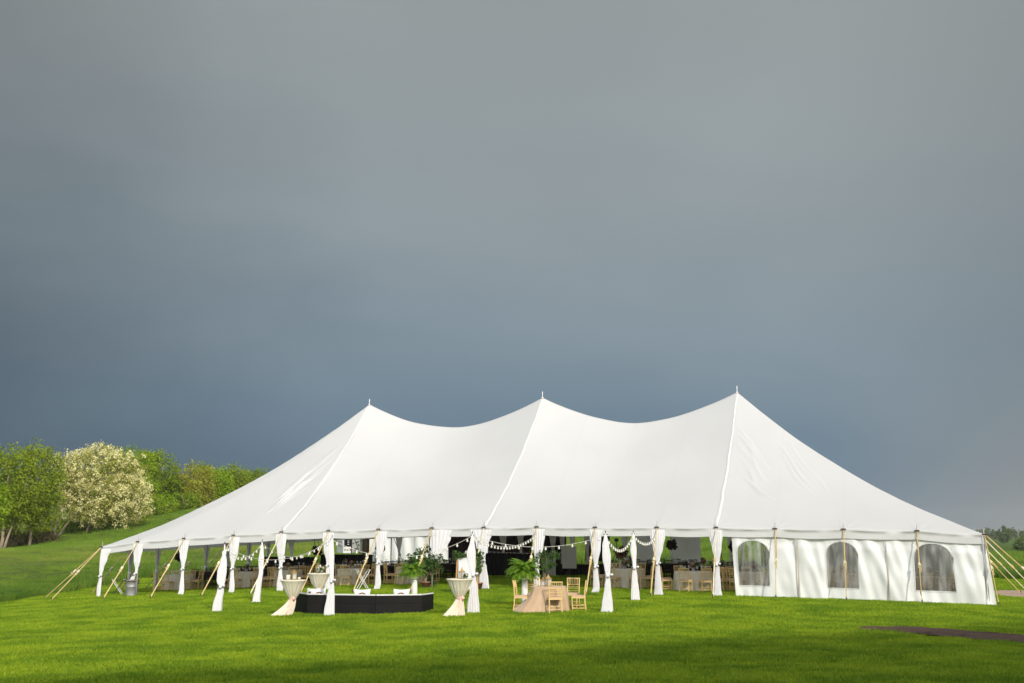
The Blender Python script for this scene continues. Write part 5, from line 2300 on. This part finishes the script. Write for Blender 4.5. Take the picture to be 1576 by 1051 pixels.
# ------------------------------------------------------------------ tan draped table and its four chairs
TC = cock_at(845, 901, 32.3)
t = thing('draped_table', 'table under a tan satin cloth that sweeps down to the left', 'table', TC)
MB().box((0, 0, .74), (.90, .80, .03)).build('tabletop', 'dark_wood', t)
m = MB()
for sx in (-1, 1):
    for sy in (-1, 1):
        MB().box((sx * .40, sy * .34, .362), (.05, .05, .724)).build('leg', 'dark_wood', t)


def tancloth(u, v):
    th = 2 * PI * u
    c, s = math.cos(th), math.sin(th)
    k = 1 / max(abs(c) / .52, abs(s) / .45)          # rounded rectangle
    k = k * .55 + .45 * .5
    if v < 0:
        q = 1 + v
        return (k * c * q, k * s * q, .762)
    left = max(0, -c) ** 1.3
    fl = .10 + .60 * left
    pl = math.sin(17 * th + 1.0) * .6 + math.sin(7 * th) * .4
    rad = k + fl * (v ** (1.0 + .5 * left)) + .045 * (v ** .8) * pl
    drop = v if left < .05 else v ** (1 - .28 * left)
    z = .758 - .75 * drop
    return (rad * c, rad * s - .05 * left * v, max(.008, z))


m = MB().grid(tancloth, list(np.linspace(0, 1, 144, endpoint=False)), [-1, -.5, -.03, 0] + list(np.linspace(.03, 1, 26)), closed=True)
m.build('tablecloth', 'tan', t, smooth=True)
GC = 'gold chairs at the tan draped table'
put_chair(gold_chair, TC.x + .13, TC.y - .64, .12, 'gold chair in front of the tan table, its back to the lawn', GC)
put_chair(gold_chair, TC.x + .86, TC.y - .02, PI / 2 - .10, 'gold chair on the right side of the tan table, facing left', GC)
put_chair(gold_chair, TC.x + .74, TC.y + 1.15, PI - .25, 'gold chair behind the right corner of the tan table', GC)
put_chair(gold_chair, TC.x - .42, TC.y + 1.25, PI + .15, 'gold chair behind the left half of the tan table', GC)
put_chair(gold_chair, TC.x - .80, TC.y + .12, -PI / 2 - .2, 'gold chair at the left tip of the tan cloth', GC)
lantern.place((TC.x - .02, TC.y - .05, TC.z + .766), .6, 'gold lantern on the tan draped table', LAN, 1.15)
lantern.place((TC.x - .17, TC.y + .08, TC.z + .766), .1, 'second lantern, left of the pointed one on the tan table', LAN, (1.2, 1.2, .8))


# ------------------------------------------------------------------ ferns, potted trees, easel
def fern_mesh(n, L0, seed, droop=1.0, up=.55):
    r = np.random.default_rng(seed)
    vs, fs = [], []
    for k in range(n):
        az = r.uniform(0, 2 * PI)
        L_ = L0 * r.uniform(.65, 1.1)
        el = r.uniform(.15, 1.25)
        p = np.array([0., 0., 0.])
        d = np.array([math.cos(az) * math.cos(el), math.sin(az) * math.cos(el), math.sin(el) * up * 1.6])
        seg = 12
        pts = [p.copy()]
        for j in range(seg):
            d = d + np.array([0, 0, -.20 * droop * (j / seg + .25)])
            d = d / np.linalg.norm(d)
            p = p + d * L_ / seg
            pts.append(p.copy())
        side = np.array([-math.sin(az), math.cos(az), 0])
        for j in range(1, seg):
            w = .085 * L_ / .45 * math.sin(PI * (j / seg) ** .7) + .012
            f = (pts[j + 1] - pts[j - 1])
            f = f / np.linalg.norm(f)
            for s in (-1, 1):
                a = pts[j]
                b = a + side * s * w + f * w * .5 + np.array([0, 0, -.25 * w])
                o = len(vs)
                q = f * L_ / seg * .38
                vs += [a - q, a + q, b + q * .3, b - q * .3]
                fs.append((o, o + 1, o + 2, o + 3))
    return np.array(vs), np.array(fs)


def fern(loc, label, seed, L0):
    t = thing('potted_fern', label, 'fern', loc, 0, 'ferns on white columns')
    V, F = fern_mesh(150, L0, seed)
    V[:, 2] += .16
    np_mesh('fronds', V, F, 'fern', t)
    MB().lathe([(.09, 0), (.115, .14), (.12, .16), (.10, .155)], 14).build('pot', 'terracotta', t, smooth=True)


def column(loc, h, label):
    t = thing('white_column', label, 'column', loc, 0, 'white columns carrying ferns')
    MB().box((0, 0, .03), (.27, .27, .10)).lathe([(.125, .08), (.13, .10), (.105, .13)], 18).build('base', 'plaster', t)
    MB().lathe([(.105, .10), (.10, h * .4), (.088, h - .08)], 18).build('shaft', 'plaster', t, smooth=True)
    MB().lathe([(.09, h - .09), (.12, h - .05), (.125, h - .03)], 18).box((0, 0, h - .015), (.26, .26, .03)).build('capital', 'plaster', t)


p = on_ground(641.5, 36.5)
h1 = at_depth(641, 888, 36.5).z - p.z
column(p, h1, 'white column behind the bench right end, under a fern')
fern((p.x - .08, p.y, p.z + h1), 'bright green fern on the column behind the bench', 3, .58)
p = on_ground(807, 33.6)
h2 = at_depth(807, 889, 33.6).z - p.z
column(p, h2, 'white column behind the tan sweeping cloth, under a fern')
fern((p.x - .02, p.y, p.z + h2), 'bright green fern on the column left of the tan table', 4, .68)


def potted_tree(loc, label, h, w, seed, pot, leaf='leaf', pr=.17, ph=.28, n=60, lo=.35, size=.09, name='potted_tree'):
    t = thing(name, label, 'potted tree', loc, 0, 'potted plants at the tent front')
    MB().lathe([(pr * .72, 0), (pr, ph), (pr * 1.08, ph), (pr * 1.08, ph + .04), (pr * .95, ph + .04), (pr * .9, ph - .02)], 18).build('pot', pot, t, smooth=True)
    m = MB()
    r = random.Random(seed)
    for k in range(4):
        an = k * 1.7
        m.tube([(.02 * math.cos(an), .02 * math.sin(an), ph - .04), (.05 * math.cos(an), .05 * math.sin(an), h * .5), (w * .4 * math.cos(an), w * .4 * math.sin(an), h * .8)], [.016, .012, .006], 5)
    m.build('stem', 'bark', t)
    C = crown_clumps([(0, 0, (lo + 1) / 2 * h, w * .5, w * .5, (1 - lo) / 2 * h)], n, seed, .3)
    V, F = leaf_cloud(C, np.full(n, .12), 16, size, seed)
    np_mesh('foliage', V, F, leaf, t)


p = at(655, 908)
potted_tree(p, 'bushy potted tree in a terracotta pot behind the bench column', 1.6, 1.5, 5, 'terracotta', lo=.36, n=150)
p = at(661, 906.5)
t = thing('potted_palm', 'small dark palm in an ochre pot right of the bench', 'potted plant', p, 0, 'potted plants at the tent front')
MB().lathe([(.10, 0), (.14, .16), (.15, .19), (.13, .19)], 16).build('pot', 'yellow_pot', t, smooth=True)
V, F = fern_mesh(26, .50, 12, .8, .8)
V[:, 2] += .17
np_mesh('fronds', V, F, 'leaf', t)
p = at(735, 910)
potted_tree(p, 'trailing leafy plant in a terracotta pot right of the easel board', 1.55, .42, 6, 'terracotta', n=34, lo=.55, pr=.19)
p = at(838, 911)
potted_tree(p, 'tall loose leafy tree in a dark pot behind the left fern and tan table', 1.75, 1.15, 7, 'rubber', n=70, lo=.25)

# easel
dE = 38.6
p = on_ground(720, dE)
t = thing('easel_sign', 'white board in an oak frame standing on an easel with a leafy garland', 'sign', p, .05)
zt = at_depth(720, 853, dE).z - p.z
w = .66
MB().box((0, 0, zt - .62), (w - .06, .02, 1.16), 0, -.10).build('board', 'board', t)
m = MB()
for s in (-1, 1):
    m.tube([(s * (w / 2 + .06), -.12, 0), (s * (w / 2), .07, zt + .02)], .032, 6)
m.box((0, .045, zt - .03), (w, .035, .06)).box((0, -.055, zt - 1.22), (w, .09, .05))
m.tube([(0, .5, 0), (0, .06, zt - .05)], .025, 6)
m.build('easel_frame', 'oak', t)
rg = np.random.default_rng(4)
cc = np.array([(x_, .0 - .05, zt + .02 + .05 * math.sin(x_ * 9)) for x_ in np.linspace(-.42, .40, 22)] + [(.40 + .03 * math.sin(k), -.03, zt - .07 * k) for k in range(11)] + [(-.42, -.03, zt - .05 * k) for k in range(4)])
V, F = leaf_cloud(cc, np.full(len(cc), .09), 12, .10, 8)
o = np_mesh('garland', V, F, 'leaf', t)
V, F = leaf_cloud(np.array([(-.03, -.09, zt + .05), (.03, -.10, zt + .09), (.0, -.1, zt + .02)]), np.full(3, .07), 26, .06, 9)
np_mesh('garland_flower', V, F, 'petal', t)


# ------------------------------------------------------------------ folding tray stands and the trash can
def tray_stand(loc, rz, h, label, m1, m2):
    t = thing('tray_stand', label, 'tray stand', loc, rz, 'folding tray stands')
    for y_ in (-.2, .2):
        for s, mt in ((-1, m1), (1, m2)):
            MB().tube([(s * .24, y_ + s * .01, 0), (-s * .24, y_ + s * .01, h)], .015, 6).build('leg', mt, t)
    for x_ in (-.24, .24):
        MB().tube([(x_, -.23, h), (x_, .23, h)], .016, 6).build('rail', m2, t)
    m = MB()
    for y_ in (-.12, .12):
        m.box((0, y_, h + .005), (.48, .05, .006))
    m.build('webbing', 'iron', t)


p = at(558, 909)
tray_stand(p, .35, .80, 'white folding tray stand with crossed legs behind the bench', 'white_pole', 'white_pole')
p = at(181, 917.5)
tray_stand(p, .2, .72, 'folding tray stand with black and white legs beside the galvanized bin', 'iron', 'white_pole')
p = at(202, 919.5)
t = thing('trash_can', 'galvanized metal trash can by the second front post', 'bin', p)
m = MB()
m.lathe([(.235, 0), (.24, .02), (.235, .03), (.262, .45), (.268, .46), (.262, .47), (.278, .70), (.292, .71), (.292, .735), (.272, .735), (.262, .66), (.23, .05)], 28, cap=False)
m.lathe([(.01, .012), (.235, .012)], 28, cap=False)
m.build('can_body', 'zinc', t, smooth=True)
for s in (-1, 1):
    MB().tube([(s * .275, -.06, .60), (s * .32, -.05, .58), (s * .33, 0, .57), (s * .32, .05, .58), (s * .275, .06, .60)], .010, 6).build('handle', 'iron', t)
m = MB()
m.grid(lambda u, v: ((.30 - .05 * v) * math.cos(2 * PI * u) + .01 * math.sin(u * 40), (.30 - .05 * v) * math.sin(2 * PI * u), .745 - .0 * v + .012 * math.sin(u * 50) - .10 * max(0, v - .5) - (.07 * (1 - v) if v < .3 else 0)),
       list(np.linspace(0, 1, 60, endpoint=False)), [0, .15, .3, .6, 1], closed=True)
m.build('bin_liner', 'iron', t, smooth=True)

# ------------------------------------------------------------------ beyond the tent: trailer and catering tent
pA, pB, pC, pD = (at_depth(519, 845, 66.5), at_depth(528, 850.5, 65.5), at_depth(541, 850.5, 65.6), at_depth(560, 844.5, 70.5))
zb = pB.z
org = Vector((pC.x, pC.y, G(pC.x, pC.y)))
t = thing('catering_trailer', 'white catering trailer with a dark window behind the tent', 'trailer', org)
zlo, zhi = -1.42 - org.z, 1.25 - org.z
fp = [pA, pB, pC, pD]
fp = [Vector((q.x - org.x, q.y - org.y, 0)) for q in fp]
fp += [fp[3] + Vector((-1.7, 1.2, 0)), fp[0] + Vector((-.3, 1.6, 0))]
o = block(MB(), fp, zlo, zhi).build('trailer_body', 'trailer', t)
md = o.modifiers.new('edge', 'BEVEL')
md.width = .04
md.segments = 2


def on_face(q0, q1, u0, u1, z0, z1, name, m, out=.012, th=.02, parent=t):
    d = q1 - q0
    n = Vector((d.y, -d.x, 0)).normalized()
    a_, b_ = q0 + d * u0 + n * out, q0 + d * u1 + n * out
    mb = MB()
    vs = [(p_.x + n.x * k, p_.y + n.y * k, z) for k in (-th, th) for (p_, z) in ((a_, z0), (b_, z0), (b_, z1), (a_, z1))]
    mb.add(vs, [(3, 2, 1, 0), (4, 5, 6, 7), (0, 1, 5, 4), (1, 2, 6, 5), (2, 3, 7, 6), (3, 0, 4, 7)])
    return mb.build(name, m, parent)


zz = lambda py, dist=65.6: (at_depth(541, py, dist).z - org.z)
wo = on_face(fp[1], fp[2], .10, .96, zz(841), zz(830), 'window', 'dark_glass')
for k in range(3):
    on_face(fp[1], fp[2], .48, .70, zz(838.2 - 2.6 * k), zz(837.2 - 2.6 * k), 'menu_strip', 'greyboard', .036, .008, wo)
on_face(fp[0], fp[1], .25, .85, zz(840.5), zz(832), 'window', 'greyboard')
for k, (u, mt) in enumerate(((.12, 'sticker_green'), (.45, 'sticker_red'), (.77, 'sticker_grey'))):
    on_face(fp[1], fp[2], u, u + .18, zz(847.5), zz(844), 'sticker', mt)
for k, u in enumerate((.06, .27, .40, .66, .84)):
    y0 = 835.6 - 4.6 * u
    on_face(fp[2], fp[3], u, u + (.09, .10, .14, .10, .13)[k], zz(y0 + .55, 68), zz(y0 - .55, 68), 'lettering_dash', 'black')
on_face(fp[2], fp[3], .50, .56, zz(840, 68), zz(837.4, 68), 'latch', 'black')
vent = on_face(fp[2], fp[3], .18, .44, zz(846.6, 68), zz(843.0, 68), 'vent', 'sticker_grey')
for s in (.3, .62):
    q = fp[2] + (fp[3] - fp[2]) * s + Vector((-.5, .5, 0))
    m = MB()
    m.tube([(q.x - .12, q.y, .34), (q.x + .12, q.y, .34)], .34, 16)
    m.build('wheel', 'rubber', t)

q = at_depth(571, 836, 69.0)
org2 = Vector((q.x, q.y, G(q.x, q.y)))
t2 = thing('storage_cabinet', 'tall black cabinet with a white side panel beside the trailer', 'cabinet', org2, -.1)
MB().box((-.28, 0, 1.25), (.40, .6, 2.5)).build('cabinet_body', 'black', t2)
MB().box((.14, .0, 1.45), (.36, .55, 2.1)).build('side_panel', 'trailer', t2)
MB().box((-.28, -.31, 1.25), (.34, .02, 2.2)).build('door', 'black_cloth', t2)

# white catering tent, its roof hidden by the big roof in front
ct0, ct1 = at_depth(582, 850, 66.0), at_depth(752, 850, 63.5)
cc0 = Vector((ct0.x, ct0.y, G(ct0.x, ct0.y)))
d = Vector((ct1.x - ct0.x, ct1.y - ct0.y, 0))
LL = d.length
rz = math.atan2(d.y, d.x)
t = thing('catering_tent', 'smaller white walled catering tent behind the big tent', 'tent', cc0, rz)
for k in range(3):
    x0, x1 = LL * k / 3 + .01, LL * (k + 1) / 3 - .01
    m = MB()
    m.grid(lambda u, v: (x0 + (x1 - x0) * u, .05 * math.sin(u * 21 + v * 2 + k) + .05 * math.sin(u * 9 - v * 3), 2.3 * v), list(np.linspace(0, 1, 50)), list(np.linspace(0, 1, 8)))
    m.build('wall_panel', 'vinyl', t, smooth=True)
for s in (0, 1):
    m = MB()
    m.grid(lambda u, v: (s * LL + .04 * math.sin(u * 25), u * 4.0, 2.3 * v), list(np.linspace(0, 1, 50)), list(np.linspace(0, 1, 8)))
    m.build('wall_panel', 'vinyl', t, smooth=True)
m = MB()
ap = (LL / 2, 2.0, 3.1)
cs_ = [(-.1, -.1, 2.32), (LL + .1, -.1, 2.32), (LL + .1, 4.1, 2.32), (-.1, 4.1, 2.32)]
for k in range(4):
    m.add([cs_[k], cs_[(k + 1) % 4], ap], [(0, 1, 2)])
    a_, b_ = cs_[k], cs_[(k + 1) % 4]
    m.add([a_, b_, (b_[0], b_[1], 2.15), (a_[0], a_[1], 2.15)], [(3, 2, 1, 0)])
m.build('roof', 'canvas', t)
for (x_, y_) in ((0.1, .15), (LL - .1, .15), (LL - .1, 3.9), (.1, 3.9)):
    MB().tube([(x_, y_, 0), (x_, y_, 2.3)], .03, 8).build('pole', 'wood_pole', t)


# ------------------------------------------------------------------ the damp air that pales the far fields
hm = bpy.data.materials.new('haze_air')
hm.use_nodes = True
nt = hm.node_tree
nt.nodes.clear()
o_ = nt.nodes.new('ShaderNodeOutputMaterial')
v_ = nt.nodes.new('ShaderNodeVolumePrincipled')
v_.inputs['Color'].default_value = (0.92, 0.94, 0.96, 1)
v_.inputs['Density'].default_value = 0.00016
v_.inputs['Anisotropy'].default_value = 0.0
nt.links.new(v_.outputs[0], o_.inputs['Volume'])
bpy.context.view_layer.update()
lo, hi = Vector((1e9,) * 3), Vector((-1e9,) * 3)
for ob in SC.objects:
    if ob.type == 'MESH':
        for cn in ob.bound_box:
            w_ = ob.matrix_world @ Vector(cn)
            lo = Vector(map(min, lo, w_))
            hi = Vector(map(max, hi, w_))
lo -= Vector((5, 5, 1))
hi += Vector((5, 5, 0.5))
MB().box((lo + hi) / 2, hi - lo).build('haze', hm)['kind'] = 'stuff'
